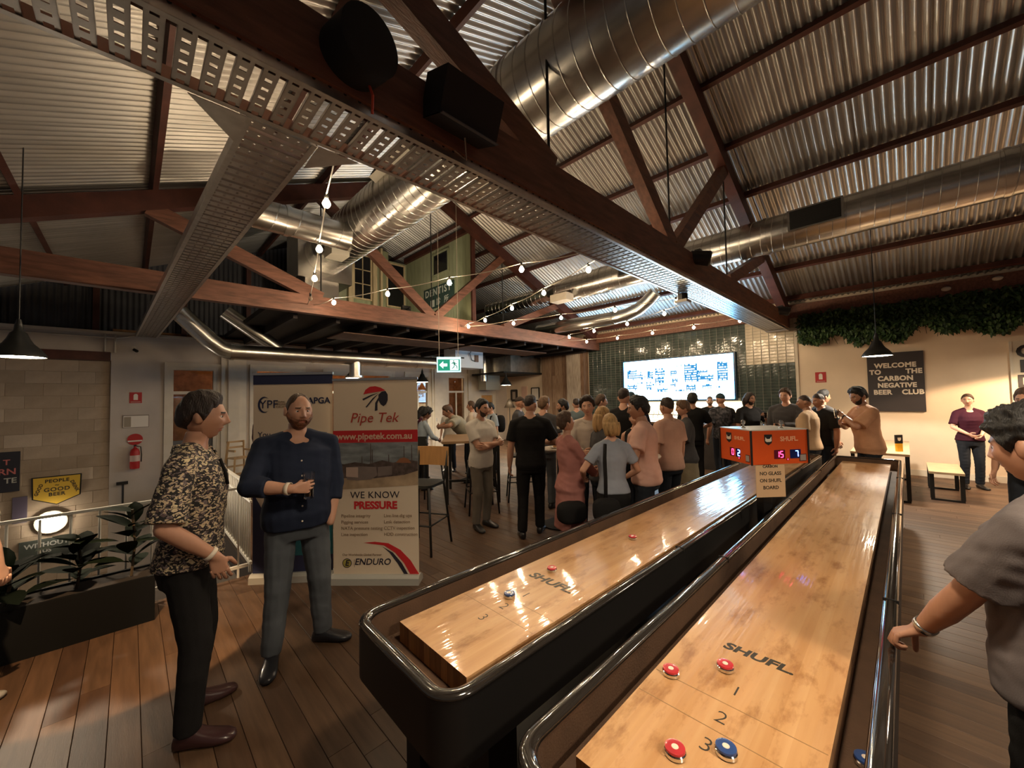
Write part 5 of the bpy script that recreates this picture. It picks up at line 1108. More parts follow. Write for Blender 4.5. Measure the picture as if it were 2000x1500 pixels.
    lip = ((np.abs(ce[:, 2]+.0655) < (.0115-.25*ax_)) & (ax_ < .024) & (ce[:, 1] > .05)); mi[lip] = 1
    brow = (np.abs(ce[:, 2]-.0255+.12*(ax_-.03)) < .0042) & (ax_ > .012) & (ax_ < .046) & (ce[:, 1] > .04); mi[brow] = 2
    P['headM'] = mi; P['lip'] = mat('lip_%d' % sk, tuple(c*f for c, f in zip(mat_col(sk), (.80, .58, .60))), .4); P['brow'] = hairm(hair[1] if hair[1] not in ('blonde', 'grey', 'stub') else 'brown')
    ears = Raw()
    for s_ in (-1, 1):
        e = Raw(); e.rings([[v3(s_*.074+s_*(.004+.012*k), -.012-.008*k+.019*(1-.25*k)*math.cos(t)*(1.0), -.006+.031*(1-.2*k)*math.sin(t)+.004) for t in np.linspace(0, 2*PI, 11)[:-1]][::s_] for k in (-.6, .2, .8)]); ears.add(hp(np.array(e.v)), e.f)
    P['ears'] = ears; eyes = []
    for s_ in (-1, 1):
        c = v3(s_*.0305, float(np.interp(0, [0, 1], [.0735, 0])), .003); eyes.append((hp(c[None])[0], hp((c+v3(0, .0088, 0))[None])[0]))
    P['eyes'] = eyes
    # hair and beard shells
    st, hcol, th = hair if hair else (None, None, 0)
    def shell(mask_t, off, fr, seed, amp):
        Nn = V_/np.linalg.norm(V_/np.array([.075**2, .097**2, .12**2])[None], axis=1)[:, None]; Nn = V_/np.array([.075, .097, .12])**2; Nn /= np.linalg.norm(Nn, axis=1)[:, None]
        o = np.where(mask_t > 0, off*smooth(mask_t)*(1+amp*wob(V_, fr, seed)), -.008); return V_+Nn*o[:, None]
    if hair:
        z_ = F_[..., 2].reshape(-1); hl_ = hairline(lo, st).reshape(-1); mt_ = (z_-hl_)/{'fade': .07, 'bald': .04, 'short': .03, 'fringe': .03}.get(st, .020); 
        if st == 'long': mt_ = np.where((F_[..., 1].reshape(-1) > .062) & (z_ < .05), -1, mt_)
        thz = th*(1+ .5*np.clip((z_-.03)/.08, 0, 1)) if st not in ('cap', 'bald', 'long', 'bun') else th
        Vh = shell(mt_, thz, 150 if st == 'curly' else 90, pid, (.34 if st == 'curly' else .20 if st in ('short', 'fringe', 'fade') else .06))
        hv, hf = hp(Vh), P['headF']; hv = [tuple(q) for q in hv]; hf = list(hf)
        if st == 'cap':
            br = [(a, r) for a in np.linspace(-1.0, 1.0, 9) for r in (.09, .165)]; o = len(hv); pts = []
            for a in np.linspace(-1.05, 1.05, 9):
                for r, zz in ((.088, .055), (.165*(1-.12*a*a), .040), (.163*(1-.12*a*a), .046), (.088, .062)): pts.append(v3(r*math.sin(a)*.85, r*math.cos(a)+.01, zz))
            hv += [tuple(q) for q in hp(np.array(pts))]
            for i in range(8):
                for j in range(4): k = (j+1) % 4; hf.append((o+4*i+j, o+4*i+k, o+4*i+4+k, o+4*i+4+j))
        if st in ('long', 'bun'):
            R_ = Raw()
            if st == 'bun': R_.rings([[v3(.036*math.cos(t)*r, -.118-.02*k, .02+.036*math.sin(t)*r) for t in np.linspace(0, 2*PI, 13)[:-1]] for k, r in ((-1.2, .4), (-.6, .9), (.3, 1), (1.2, .75), (1.6, .3))])
            else:
                Lh = look or .22
                for s_ in (-1, 0, 1):
                    rs = []
                    for k in np.linspace(0, 1, 7):
                        zc = .03-(.03+Lh)*k; cx = s_*(.055+.004*k); cy = -.050-.028*math.sin(k*2.2)-(0.03 if s_ == 0 else 0); a_, b_ = (.040, .046) if s_ else (.062, .042); tp = (1-.55*k**3)
                        rs.append([v3(cx+a_*tp*math.cos(t)*(1+.10*math.sin(5*t+k*3)), cy+b_*tp*math.sin(t), zc) for t in np.linspace(0, 2*PI, 15)[:-1]])
                    R_.rings(rs)
            o = len(hv); hv += [tuple(q) for q in hp(np.array(R_.v))]; hf += [tuple(i+o for i in q) for q in R_.f]
        P['parts'].append(('cap' if st == 'cap' else 'hair', hv, hf, cloth('cap_'+hcol, HAIRC.get(hcol, (.02, .02, .03))) if st == 'cap' else hairm(hcol)))
    if beard:
        bc, bt = beard; x_, y_, z_ = V_.T; a = np.abs(lo.reshape(-1))*180/PI
        top = np.interp(a, [0, 14, 22, 40, 60, 78, 84, 180], [-.048, -.046, -.050, -.046, -.030, .0, -.2, -.2]); m_ = np.minimum((top-z_)/.012, (84-a)/10); hole = (np.abs(z_+.0655) < .010) & (np.abs(x_) < .021); m_ = np.where(hole, -1, m_)
        P['parts'].append(('beard', [tuple(q) for q in hp(shell(m_, bt, 60, pid+99, .25))], P['headF'], hairm(bc)))
    # shirt
    if shirt:
        hem = shirt.get('hem', .86); e = shirt.get('ease', .014); sl = shirt.get('sleeve', .62); raw = Raw(); top = shirt.get('neck', 1.458)
        zs = sorted({hem, hem+.03}|{t[0] for t in T if hem+.05 < t[0] < top-.005}|{top})
        ip = lambda z, k: float(np.interp(z, [t[0] for t in T], [t[k] for t in T]))
        fl = shirt.get('flare', .012)
        raw.rings([[bend(p) for p in ell(z, ip(z, 1)+e*(1.0 if z < 1.40 else .6)+fl*max(0, (1.05-z)/.2)*.6, ip(z, 2)+e*(1.15 if z < 1.40 else .7)+fl*max(0, (1.05-z)/.2)*.6, ip(z, 3))] for z in zs])
        vn = shirt.get('vneck', 0)
        if vn:
            n0 = len(raw.v)-24
            for q in range(n0, len(raw.v)):
                p = raw.v[q]; k = max(0, (p[1]+.014)/.08)*max(0, 1-abs(p[0])/.07); raw.v[q] = (p[0], p[1], p[2]-vn*k)
        for sd in (1, -1):
            sh, el, wr = J[sd]; ee = e*.75+.004
            if sl <= 0: raw.cap(bend(v3(sd*.06, -.016, 1.44)), sh+v3(-sd*.02, 0, .0), .050*ra+ee, .050*ra+ee*.5); continue
            raw.cap(bend(v3(sd*.05, -.016, 1.447)), sh+v3(0, 0, .004), .050*ra+ee*.7, .052*ra+ee)
            if sl < 1: raw.cap(sh, sh+(el-sh)*sl, .052*ra+ee, .053*ra+ee*1.6, round1=False)
            else:
                raw.cap(sh, el, .052*ra+ee, .045*ra+ee); k = sl-1
                if k > .02: raw.cap(el, el+(wr-el)*min(k, .97), .046*ra+ee, (.034 if k > .8 else .040)*ra+ee, round1=False)
        P['parts'].append(('FUSE', 'shirt' if not shirt.get('name') else shirt['name'], fuse(raw, vox, (pid, 'shirt'), 3), shirt['mat'], shirt.get('wr', .0045)))
        if shirt.get('collar'):
            c = Raw(); rs = []
            for k, (dz, dr) in enumerate(((0, .004), (.030, .010), (.034, .016), (-.004, .024), (-.008, .018), (0, .004))):
                rg = ell(1.458+dz, ip(1.47, 1)+dr+.004, ip(1.47, 2)+dr+.012, -.010, 22, 2.0); rs.append([bend(v3(p[0], p[1], p[2]-(.035+shirt.get('vneck', 0)*.55)*max(0, p[1]/.07)**2*(1 if p[1] > 0 else 0)-.006)) for p in rg])
            for i in range(5): pass
            n = 22; vv = [q for r in rs for q in r]; ff = [(i*n+j, i*n+(j+1) % n, (i+1)*n+(j+1) % n, (i+1)*n+j) for i in range(5) for j in range(n) if abs((j+.5)/n*360-90) > 26]
            P['parts'].append(('collar', vv, ff, shirt['mat']))
        if shirt.get('buttons'):
            m = MB()
            for z in np.arange(hem+.06, top-.04, .095):
                p = bend(v3(shirt.get('bx', 0), ip(z, 3)+ip(z, 2)+e*1.15+fl*max(0, (1.05-z)/.2)*.6+.004, z)); m.ball(tuple(p), .006, 5, 8)
            P['parts'].append(('button', m.v, m.f, shirt['buttons']))
    # trousers or skirt
    if pants:
        raw = Raw(); e = pants.get('ease', .012); ip = lambda z, k: float(np.interp(z, [t[0] for t in T], [t[k] for t in T])); wt_ = pants.get('waist', 1.0); off = v3(0, 0, -.10) if sit else v3(0, 0, 0)
        raw.rings([[bend(p)+off for p in ell(z, ip(z, 1)+e*.7, ip(z, 2)+e*.7, ip(z, 3))] for z in (.785, .88, .94, wt_)]); ln = pants.get('len', 1.0); cut = pants.get('cut', 1.0)
        for sd, hip, kn, an, fr_ in legs:
            lr = .95*build
            raw.cap(hip+v3(0, 0, .0), hip+(kn-hip)*min(1, ln*2), .086*lr+e, (.060*lr+e*1.1)*cut, round1=ln > .5)
            if ln > .5: k = (ln-.5)*2; raw.cap(kn, kn+(an-kn)*k*1.02, (.060*lr+e)*cut, (.050*lr+e*.8)*cut, round1=False)
        P['parts'].append(('FUSE', 'trousers' if ln > .6 else 'shorts', fuse(raw, vox, (pid, 'pants'), 3), pants['mat'], .005))
    if skirt:
        raw = Raw(); z0, fl2 = skirt['hem'], skirt.get('flare', .06); ip = lambda z, k: float(np.interp(z, [t[0] for t in T], [t[k] for t in T]))
        raw.rings([[bend(p) for p in ell(z, ip(max(z, .82), 1)+.018+fl2*max(0, (.95-z)), ip(max(z, .82), 2)+.018+fl2*max(0, (.95-z)), ip(max(z, .82), 3), 30)] for z in (z0, z0+.02, (z0+.9)/2, .86, .95, skirt.get('waist', 1.04))])
        P['parts'].append(('FUSE', skirt.get('name', 'skirt'), fuse(raw, vox, (pid, 'skirt'), 3), skirt['mat'], .006))
    # shoes
    if shoes is not None:
        for sd, hip, kn, an, fr_ in legs:
            a = math.radians(-fr_ if sd > 0 else fr_); a = math.radians((-10 if sd > 0 else 10))+a; ca, sa = math.cos(a), math.sin(a); rs = []
            for yy, hw, ht, z0 in ((-.075, .020, .050, .004), (-.066, .034, .075, 0), (-.03, .041, .105, 0), (.02, .042, .098, 0), (.06, .045, .072, 0), (.11, .050, .056, 0), (.155, .046, .046, .002), (.185, .032, .036, .005), (.195, .014, .026, .009)):
                r_ = []
                for t in np.linspace(0, 2*PI, 15)[:-1]:
                    c, s_ = math.cos(t), math.sin(t); xx = hw*np.sign(c)*abs(c)**.8; zz = z0+(ht-z0)*(.5+.5*np.sign(s_)*abs(s_)**.75); q = (xx*ca-yy*sa+an[0], xx*sa+yy*ca+an[1]+.015, zz+max(0, an[2]-.10)); r_.append(q)
                rs.append(r_)
            m = Raw(); m.rings(rs); P['parts'].append(('shoe', m.v, m.f, mat('shoe_%s' % str(shoes), shoes, .30, coat=.2)))
    for ex in (extras or []): P['extras'].append(ex)
    PEOPLE.append(P); return P
def mat_col(i): return ((.56, .30, .20), (.46, .235, .15), (.36, .18, .11), (.20, .095, .058), (.10, .048, .030), (.62, .37, .27))[i]
eye_w = mat('eye_white', (.62, .56, .52), .25); eye_d = mat('eye_dark', (.02, .012, .008), .15)
def flush_people():
    bpy.context.view_layer.update(); dg = bpy.context.evaluated_depsgraph_get(); got = {}
    for o, key in JOBS:
        me = o.evaluated_get(dg).to_mesh(); n = len(me.vertices); co = np.empty(n*3); me.vertices.foreach_get('co', co); no = np.empty(n*3); me.vertex_normals.foreach_get('vector', no)
        got[key] = (co.reshape(-1, 3), no.reshape(-1, 3), [tuple(p.vertices) for p in me.polygons])
    for o, key in JOBS: d = o.data; bpy.data.objects.remove(o); bpy.data.meshes.remove(d)
    JOBS.clear()
    def mk(name, v, f, mats, S_, mi=None, par=None, sm=True):
        me = bpy.data.meshes.new(name); me.from_pydata([tuple(float(c)*S_ for c in p) for p in v], [], [tuple(int(i) for i in q) for q in f])
        for q in mats: me.materials.append(q)
        if mi is not None: me.polygons.foreach_set('material_index', [int(q) for q in mi])
        me.polygons.foreach_set('use_smooth', [True]*len(me.polygons)); me.update(); o = bpy.data.objects.new(name, me); COL.objects.link(o)
        if par: o.parent = par
        return o
    for pid, P in enumerate(PEOPLE):
        co, no, fs = got[(pid, 'body')]; v = list(map(tuple, co)); f = list(fs); mi = [0]*len(f); S_ = P['S']
        def app(vv, ff, m_): 
            o = len(v); v.extend(tuple(q) for q in vv); f.extend(tuple(i+o for i in q) for q in ff); mi.extend(m_ if hasattr(m_, '__len__') else [m_]*len(ff))
        app(P['headV'], P['headF'], list(P['headM'])); app(P['ears'].v, P['ears'].f, 0)
        for c, c2 in P['eyes']:
            m = MB(); m.ball(tuple(c), .0112, 7, 10); app(m.v, m.f, 3); m = MB(); m.ball(tuple(c2), .0055, 5, 8); app(m.v, m.f, 4)
        for pts, rs in P['fingers']: m = tube_np(pts, rs); app(m.v, m.f, 0)
        root = mk('person', v, f, [P['sk'], P['lip'], P['brow'], eye_w, eye_d], S_, mi); root.location = P['loc']; root.rotation_euler = (0, 0, P['rz']); tag(root, P['label'], 'person', 'people at the party'); P['root'] = root; worn = None
        for q in P['parts']:
            if q[0] == 'FUSE':
                _, name, key, m_, wr = q; c, n_, ff = got[key]; d = wr*.55*wob(c*np.array([1, 1, .55]), 26, pid)+wr*.45*wob(c*np.array([.8, .8, 1.5]), 44, pid+7); ob = mk(name, c+n_*d[:, None], ff, [m_], S_, None, root); worn = ob if key[1] == 'shirt' else worn
            else: mk(q[0], q[1], q[2], [q[3]], S_, None, worn if q[0] in ('collar', 'button') and worn else root)
        for name, fn_x in P['extras']: vv, ff, m_ = fn_x(P); mk(name, vv, ff, m_ if isinstance(m_, list) else [m_], S_, None, root)
# helpers for small things worn
def band(sd, m_, t=.90, r=.034, w=.022):
    def fn(P):
        sh, el, wr = P['J'][sd]; d = nrm(wr-el); c = el+(wr-el)*t; m = MB(); m.lathe([(r, -w/2), (r+.004, -w/2), (r+.004, w/2), (r, w/2)], tuple(c), 20, axis=tuple(d), caps=False); return m.v, m.f, m_
    return fn
def strap(pts, r, m_):
    def fn(P): m = MB(); m.tube([tuple(P['bend'](v3(*p))) for p in pts], r, 6); return m.v, m.f, m_
    return fn
def bag(c, s_, m_, bend_=False):
    def fn(P): 
        c_ = P['bend'](v3(*c)) if bend_ else v3(*c); m = MB(); m.ball((0, 0, 0), (1, 1, 1), 12, 18); q = np.array(m.v); q = np.sign(q)*np.abs(q)**.62*np.array(s_)+c_; return q, m.f, m_
    return fn
def tl(x, y, yaw, h, w):                                 # world point -> the figure's own frame
    a = -(math.radians(yaw)-PI/2); dx, dy = w[0]-x, w[1]-y; k = 1.75/h; return v3((dx*math.cos(a)-dy*math.sin(a))*k, (dx*math.sin(a)+dy*math.cos(a))*k, w[2]*k)
def td(yaw, w): a = -(math.radians(yaw)-PI/2); return v3(w[0]*math.cos(a)-w[1]*math.sin(a), w[0]*math.sin(a)+w[1]*math.cos(a), w[2])
# materials of clothes
pat = bpy.data.materials.new('leaf_print'); pat.use_nodes = True; n_, l_ = nt(pat); b_ = n_['Principled BSDF']; b_.inputs['Roughness'].default_value = .8
tc = n_.new('ShaderNodeTexCoord'); vs_ = n_.new('ShaderNodeTexVoronoi'); vs_.inputs['Scale'].default_value = 74; vs_.feature = 'F1'; nzz = n_.new('ShaderNodeTexNoise'); nzz.inputs['Scale'].default_value = 38; nzz.inputs['Detail'].default_value = 2
mxv = n_.new('ShaderNodeMixRGB'); mxv.inputs[0].default_value = .035; l_.new(tc.outputs['Object'], mxv.inputs[1]); l_.new(nzz.outputs['Color'], mxv.inputs[2]); l_.new(tc.outputs['Object'], nzz.inputs[0]); mpv = n_.new('ShaderNodeMapping'); mpv.inputs['Scale'].default_value = (.75, 1.0, 1.9); mpv.inputs['Rotation'].default_value = (.4, .5, .3); l_.new(mxv.outputs[0], mpv.inputs[0]); l_.new(mpv.outputs[0], vs_.inputs[0])
sp_ = n_.new('ShaderNodeSeparateXYZ'); l_.new(vs_.outputs['Color'], sp_.inputs[0]); rp_ = n_.new('ShaderNodeValToRGB'); rp_.color_ramp.interpolation = 'CONSTANT'; e_ = rp_.color_ramp.elements; e_[0].color = (.012, .010, .010, 1); e_[1].position = .30; e_[1].color = (.52, .40, .26, 1)
q_ = e_.new(.62); q_.color = (.09, .055, .055, 1); q_ = e_.new(.72); q_.color = (.60, .50, .30, 1); q_ = e_.new(.84); q_.color = (.16, .12, .12, 1); l_.new(sp_.outputs[0], rp_.inputs[0])
cut = n_.new('ShaderNodeMath'); cut.operation = 'GREATER_THAN'; cut.inputs[1].default_value = .60; mm = n_.new('ShaderNodeMath'); mm.operation = 'MULTIPLY'; mm.inputs[1].default_value = 1.0; l_.new(vs_.outputs['Distance'], mm.inputs[0]); l_.new(mm.outputs[0], cut.inputs[0]); mxc = n_.new('ShaderNodeMixRGB'); l_.new(cut.outputs[0], mxc.inputs[0]); l_.new(rp_.outputs[0], mxc.inputs[1]); mxc.inputs[2].default_value = (.012, .010, .010, 1); l_.new(mxc.outputs[0], b_.inputs['Base Color'])
plaid = mat('cloth_plaid', (.10, .03, .03), .85, col2=(.03, .02, .03), vscale=14, stretch=(1, 1, .05), thr=(.48, .52))
M = dict(navy=cloth('navy', (.018, .024, .046)), black=cloth('black', (.011, .010, .010)), white=cloth('white', (.58, .53, .47)), grey=cloth('grey', (.135, .115, .115), var=.15), lgrey=cloth('lgrey', (.26, .28, .33)), salmon=cloth('salmon', (.60, .36, .29)), salmon2=cloth('salmon2', (.55, .33, .25)), cream=cloth('cream', (.55, .46, .38)), pink=cloth('dusty_pink', (.40, .17, .145)), beige=cloth('beige', (.48, .33, .20)), tan=cloth('tan', (.45, .24, .14)), plum=cloth('plum', (.045, .010, .022)), dgrey=cloth('dgrey', (.065, .062, .064)), olive=cloth('olive_grey', (.30, .28, .22)), khaki=cloth('khaki', (.15, .125, .10)), jeans=cloth('jeans', (.085, .093, .105), var=.3, vscale=3), djeans=cloth('dark_jeans', (.018, .021, .028)), skirtb=cloth('beige_skirt', (.27, .22, .145)), blue=cloth('pale_blue', (.30, .35, .40)), teal=cloth('slate', (.11, .14, .15)), flor=cloth('dark_floral', (.05, .05, .055), col2=(.16, .15, .16), vscale=22, thr=(.45, .6)))
wristw = mat('wristband_white', (.72, .62, .50), .5); dshoe = (.014, .012, .012)
def T(m_, **k): d = dict(mat=M[m_] if isinstance(m_, str) else m_); d.update(k); return d
BL = dict(mat=M['black']); DJ = dict(mat=M['djeans'])
# ---- foreground
person('man in black and cream leaf print shirt with hand at his pocket', .245, 2.755, -20, 1.80, 'm', 1, .97, ('short', 'dbrown', .020), None, T(pat, sleeve=.92, hem=.875, ease=.018, flare=.018, collar=True, wr=.006), dict(mat=M['black'], ease=.014), (.045, .018, .018), 2, 0, (6, 0, 0),
       R=dict(to=v3(.205, .150, .945), pole=v3(.55, -.9, -.2), dir=v3(-.08, .22, -1), palm=v3(-1, -.1, -.1), pose='relax'), L=dict(to=v3(-.215, .02, .87), pose='pocket'), feet=((.11, .04, 0), (-.19, -.02, 12)), vox=.009, hl=84,
       extras=[('wristband', band(1, wristw, .90, .031, .020)), ('sunglasses_strap', strap([(.03, .110, 1.41), (.03, .136, 1.34), (.02, .148, 1.27)], .008, M['black']))])
p2 = (.82, 3.05, -97, 1.80)
P2 = person('bearded man in navy shirt and jeans holding a beer glass before the banners', .845, 3.025, -97, 1.81, 'm', 0, 1.05, ('bald', 'brown', .004), ('ginger', .012), T('navy', sleeve=1.42, hem=.865, ease=.020, flare=.02, collar=True, vneck=.075, buttons=wristw, wr=.006, neck=1.44), dict(mat=M['jeans'], ease=.016), (.016, .016, .020), -2, 0, (8, -4, 0), fat=.11,
       R=dict(to=v3(.070, .300, 1.165), pole=v3(1.3, -.25, -.5), dir=v3(-1, .12, .02), palm=v3(-.08, -1, 0), pose='grip'), L=dict(to=v3(-.185, .085, .865), pole=v3(-1, -.7, .1), pose='pocket'), feet=((.15, .02, 5), (-.17, -.06, 45)), vox=.009, hl=84,
       extras=[('wristband', band(1, wristw, .88, .034, .024))])
p3 = (2.0, -.24, 62, 1.72)
person('player in grey tee with dark curly hair leaning a hand on the right table rail', 2.0, -.305, 62, 1.68, 'm', 1, 1.02, ('curly', 'black', .024), None, T('grey', sleeve=.80, hem=.84, ease=.024, flare=.02, wr=.006), dict(mat=M['black'], ease=.014), dshoe, 0, 0, (-6, -8, 0),
       L=dict(to=tl(2.0, -.305, 62, 1.68, (2.03, .015, .862)), pole=v3(-1, -.6, .1), dir=td(62, (.05, .80, -.50)), palm=td(62, (0, -.35, -1)), pose='rail'), R=dict(to=v3(.26, .12, .88)), vox=.009, hl=84, extras=[('watch', band(-1, steel, .90, .030, .020))])
person('blurred person in pale clothes half cut off at the left edge', -.74, 3.84, 60, 1.62, 'f', 5, 1.0, ('bun', 'dbrown', .012), None, T('olive', sleeve=.7), dict(mat=M['khaki']), (.3, .28, .25), vox=.014)
# ---- group round the leaner tables
person('man in white polo and grey trousers with folded arms', 3.42, 4.10, -92, 1.73, 'm', 1, 1.0, ('short', 'black', .018), ('stub', .003), T('white', sleeve=.75, hem=.83, collar=True), dict(mat=M['khaki']), dshoe, 0, 0, (10, -4, 0), R=dict(to=v3(-.08, .24, 1.16), pole=v3(1, -.2, -.7), dir=v3(-1, .1, 0), palm=v3(0, -1, 0)), L=dict(to=v3(.08, .22, 1.12), pole=v3(-1, -.2, -.7), dir=v3(1, .1, .1), palm=v3(0, -1, 0)), vox=.013)
person('man seen from behind in black shirt and black trousers', 3.68, 3.42, 42, 1.77, 'm', 0, 1.08, ('fade', 'dbrown', .014), None, T('black', sleeve=.75, hem=.82), BL, dshoe, 2, 0, (-25, 0, 0), R=dict(to=v3(.14, .27, 1.14), pole=v3(1, -.5, -.6), dir=v3(-.3, 1, 0), palm=v3(-1, 0, 0)), feet=((.10, .10, 0), (-.12, -.10, 0)), vox=.013)
person('woman in long dusty pink coat laughing with head tilted back', 3.32, 2.52, -25, 1.58, 'f', 0, .98, ('short', 'brown', .024), None, T('pink', sleeve=1.85, hem=.42, flare=.020, ease=.026, name='coat', wr=.007), dict(mat=M['pink'], len=.62), (.5, .3, .25), -3, 0, (0, 14, 0), R=dict(to=v3(.06, .30, 1.00), pole=v3(1, -.5, -.6), dir=v3(-.5, 1, .2), palm=v3(-.6, 0, .3)), L=dict(to=v3(-.10, .34, 1.06), pole=v3(-1, -.5, -.6)), vox=.013, extras=[('handbag', bag((.20, -.10, .66), (.10, .17, .12), M['black'])), ('hair_clip', bag((0, -.10, 1.60), (.03, .02, .03), wristw, True))])
person('laughing young man in cream shirt facing the camera', 4.22, 2.89, -140, 1.73, 'm', 0, .97, ('short', 'dbrown', .030), None, T('cream', sleeve=1.9, hem=.82, collar=True, buttons=wristw), DJ, dshoe, 2, 0, (-10, 4, 6), R=dict(to=v3(.10, .30, 1.08), pole=v3(1, -.5, -.6), dir=v3(-.4, 1, 0), palm=v3(-1, 0, 0)), vox=.013, hl=56)
person('blonde woman from behind in pale blue grey tee with bag strap', 3.28, 1.99, 50, 1.58, 'f', 0, 1.0, ('long', 'blonde', .012), None, T('lgrey', sleeve=.62, hem=.93, ease=.010), BL, dshoe, 2, 0, (-4, 0, 0), look=.12, R=dict(to=v3(.20, .22, 1.02), pole=v3(1, -.8, -.5)), L=dict(to=v3(-.26, .20, 1.05), pole=v3(-1, -.8, -.6)), vox=.012, extras=[('bag_strap', strap([(-.10, -.10, 1.44), (-.12, -.135, 1.30), (-.12, -.14, 1.10), (-.13, -.15, .85)], .018, M['black'])), ('shoulder_bag', bag((-.14, -.20, .80), (.14, .07, .12), M['black']))])
person('man with glasses in salmon tee facing left before the leaner table', 3.90, 1.97, 108, 1.72, 'm', 2, 1.10, ('short', 'black', .028), None, T('salmon', sleeve=.72, hem=.84, ease=.022), DJ, dshoe, 3, 0, (12, 0, 0), L=dict(to=v3(-.20, .26, 1.08), pole=v3(-1, -.5, -.7), dir=v3(.4, 1, 0), palm=v3(1, 0, 0)), vox=.012, hl=56)
person('man from behind in salmon tee standing nearest the girl in skirt', 4.86, 2.13, 75, 1.70, 'm', 1, 1.05, ('fade', 'dbrown', .016), None, T('salmon2', sleeve=.72, hem=.84, ease=.020), DJ, dshoe, 0, 0, (-10, 0, 0), vox=.014)
person('woman with long blonde hair facing right inside the group', 3.86, 2.47, -30, 1.63, 'f', 5, 1.0, ('long', 'blonde', .014), None, T('dgrey', sleeve=.6, hem=.84), DJ, dshoe, 0, 0, (0, 0, 0), look=.20, vox=.015)
person('tall man in black tee turned away before the menu screen', 5.26, 2.97, 15, 1.84, 'm', 0, 1.08, ('fade', 'dbrown', .018), None, T('black', sleeve=.7, hem=.84), DJ, dshoe, 0, 0, (-8, 0, 0), vox=.015)
person('man in dark cap and navy shirt behind the tall man', 5.89, 3.19, 40, 1.80, 'm', 0, 1.05, ('cap', 'cap_teal', .016), None, T('navy', sleeve=.7, hem=.84), DJ, dshoe, vox=.018)
person('woman in black tank top hidden behind the salmon tee', 4.74, 2.52, -150, 1.55, 'f', 0, 1.0, ('bun', 'dbrown', .012), None, T('black', sleeve=0, hem=.84), DJ, dshoe, vox=.016)
person('girl in loose grey shirt and beige skirt facing left', 5.70, 2.26, 125, 1.66, 'f', 0, 1.0, ('fringe', 'lbrown', .020), None, T('dgrey', sleeve=.95, hem=.80, ease=.030), None, dshoe, 0, 0, (8, 0, 0), skirt=dict(mat=M['skirtb'], hem=.46, flare=.12), L=dict(to=v3(-.12, .28, 1.08), pole=v3(-1, -.5, -.7)), vox=.014)
person('man in black with dark cap at the bar beside the girl in skirt', 7.65, 2.87, 20, 1.76, 'm', 1, 1.0, ('short', 'black', .022), None, T('black', sleeve=.75), BL, dshoe, 0, 0, (0, 0, 0), R=dict(to=v3(.16, .34, 1.10), pole=v3(1, -.5, -.6)), vox=.016)
person('bartender in black tee standing behind the bar facing out', 10.62, 3.55, -160, 1.68, 'm', 5, 1.0, ('fade', 'lbrown', .010), ('lbrown', .006), T('black', sleeve=.7), BL, dshoe, vox=.02)
person('man in dark floral shirt seen from behind at the bar', 8.47, 2.62, 48, 1.75, 'm', 1, 1.05, ('cap', 'cap_teal', .014), None, T('flor', sleeve=.8), DJ, dshoe, vox=.016)
person('smiling long haired man in black tee with a drink by the bar', 8.63, 2.17, -125, 1.75, 'm', 1, 1.05, ('long', 'dbrown', .020), ('dbrown', .006), T('black', sleeve=.8), DJ, dshoe, 0, 0, (6, 0, 0), look=.13, L=dict(to=v3(-.10, .28, 1.30), pole=v3(-1, -.4, -.8), dir=v3(.5, .6, .6), palm=v3(1, 0, 0), pose='grip'), vox=.014)
person('man in grey sweater holding a wine glass by the tiles', 8.30, 1.50, 172, 1.81, 'm', 0, 1.08, ('short', 'brown', .020), None, T('dgrey', sleeve=1.9, ease=.020), DJ, dshoe, 2, 0, (0, 0, 0), L=dict(to=v3(-.02, .30, 1.14), pole=v3(-1, -.4, -.8), dir=v3(.6, .8, 0), palm=v3(.5, -.5, 0), pose='grip'), vox=.014)
person('shaven headed man in beige tee facing away to the left', 7.78, 1.12, 82, 1.70, 'm', 2, 1.08, ('fade', 'stub', .002), None, T('beige', sleeve=.75, ease=.022), DJ, dshoe, 2, 0, (18, 0, 0), vox=.013)
person('man in black tee leaning in beside the beige tee', 8.50, 1.02, 140, 1.71, 'm', 2, 1.12, ('fade', 'dbrown', .012), None, T('black', sleeve=.8, ease=.024), DJ, dshoe, 4, 0, (0, -4, 0), vox=.013)
person('dark haired man in profile half hidden behind the black tee', 9.2, 1.10, -50, 1.77, 'm', 2, 1.0, ('short', 'black', .018), None, T('dgrey', sleeve=.7), DJ, dshoe, vox=.018)
person('man in tan tee raising his glass behind the right table end', 7.86, .42, 118, 1.80, 'm', 2, 1.05, ('short', 'black', .026), ('black', .006), T('tan', sleeve=.85, hem=.80, ease=.026), DJ, dshoe, 6, 0, (18, -10, 0), L=dict(to=v3(-.02, .30, 1.34), pole=v3(-1, -.3, -.7), dir=v3(.5, .6, .6), palm=v3(.8, -.3, 0), pose='grip'), R=dict(to=v3(.10, .28, 1.22), pole=v3(1, -.3, -.7), dir=v3(-.7, .6, .2), palm=v3(-.3, -.8, 0)), vox=.012, hl=56, extras=[('watch', band(-1, black, .90, .030, .02))])
person('woman in dark plum top and dark jeans before the white wall', 10.6, -.76, -165, 1.66, 'f', 5, 1.02, ('bun', 'brown', .014), None, T('plum', sleeve=.80, hem=.88, neck=1.44, vneck=.05), DJ, dshoe, 0, 0, (-25, 0, 0), R=dict(to=v3(.10, .22, 1.02), pole=v3(1, -.5, -.6)), L=dict(to=v3(-.05, .26, 1.00), pole=v3(-1, -.5, -.6)), vox=.012)
person('person with brown hair glimpsed behind the curly haired player', 6.60, -.88, 150, 1.73, 'm', 1, 1.0, ('short', 'brown', .018), None, T('dgrey', sleeve=.7), DJ, dshoe, vox=.018)
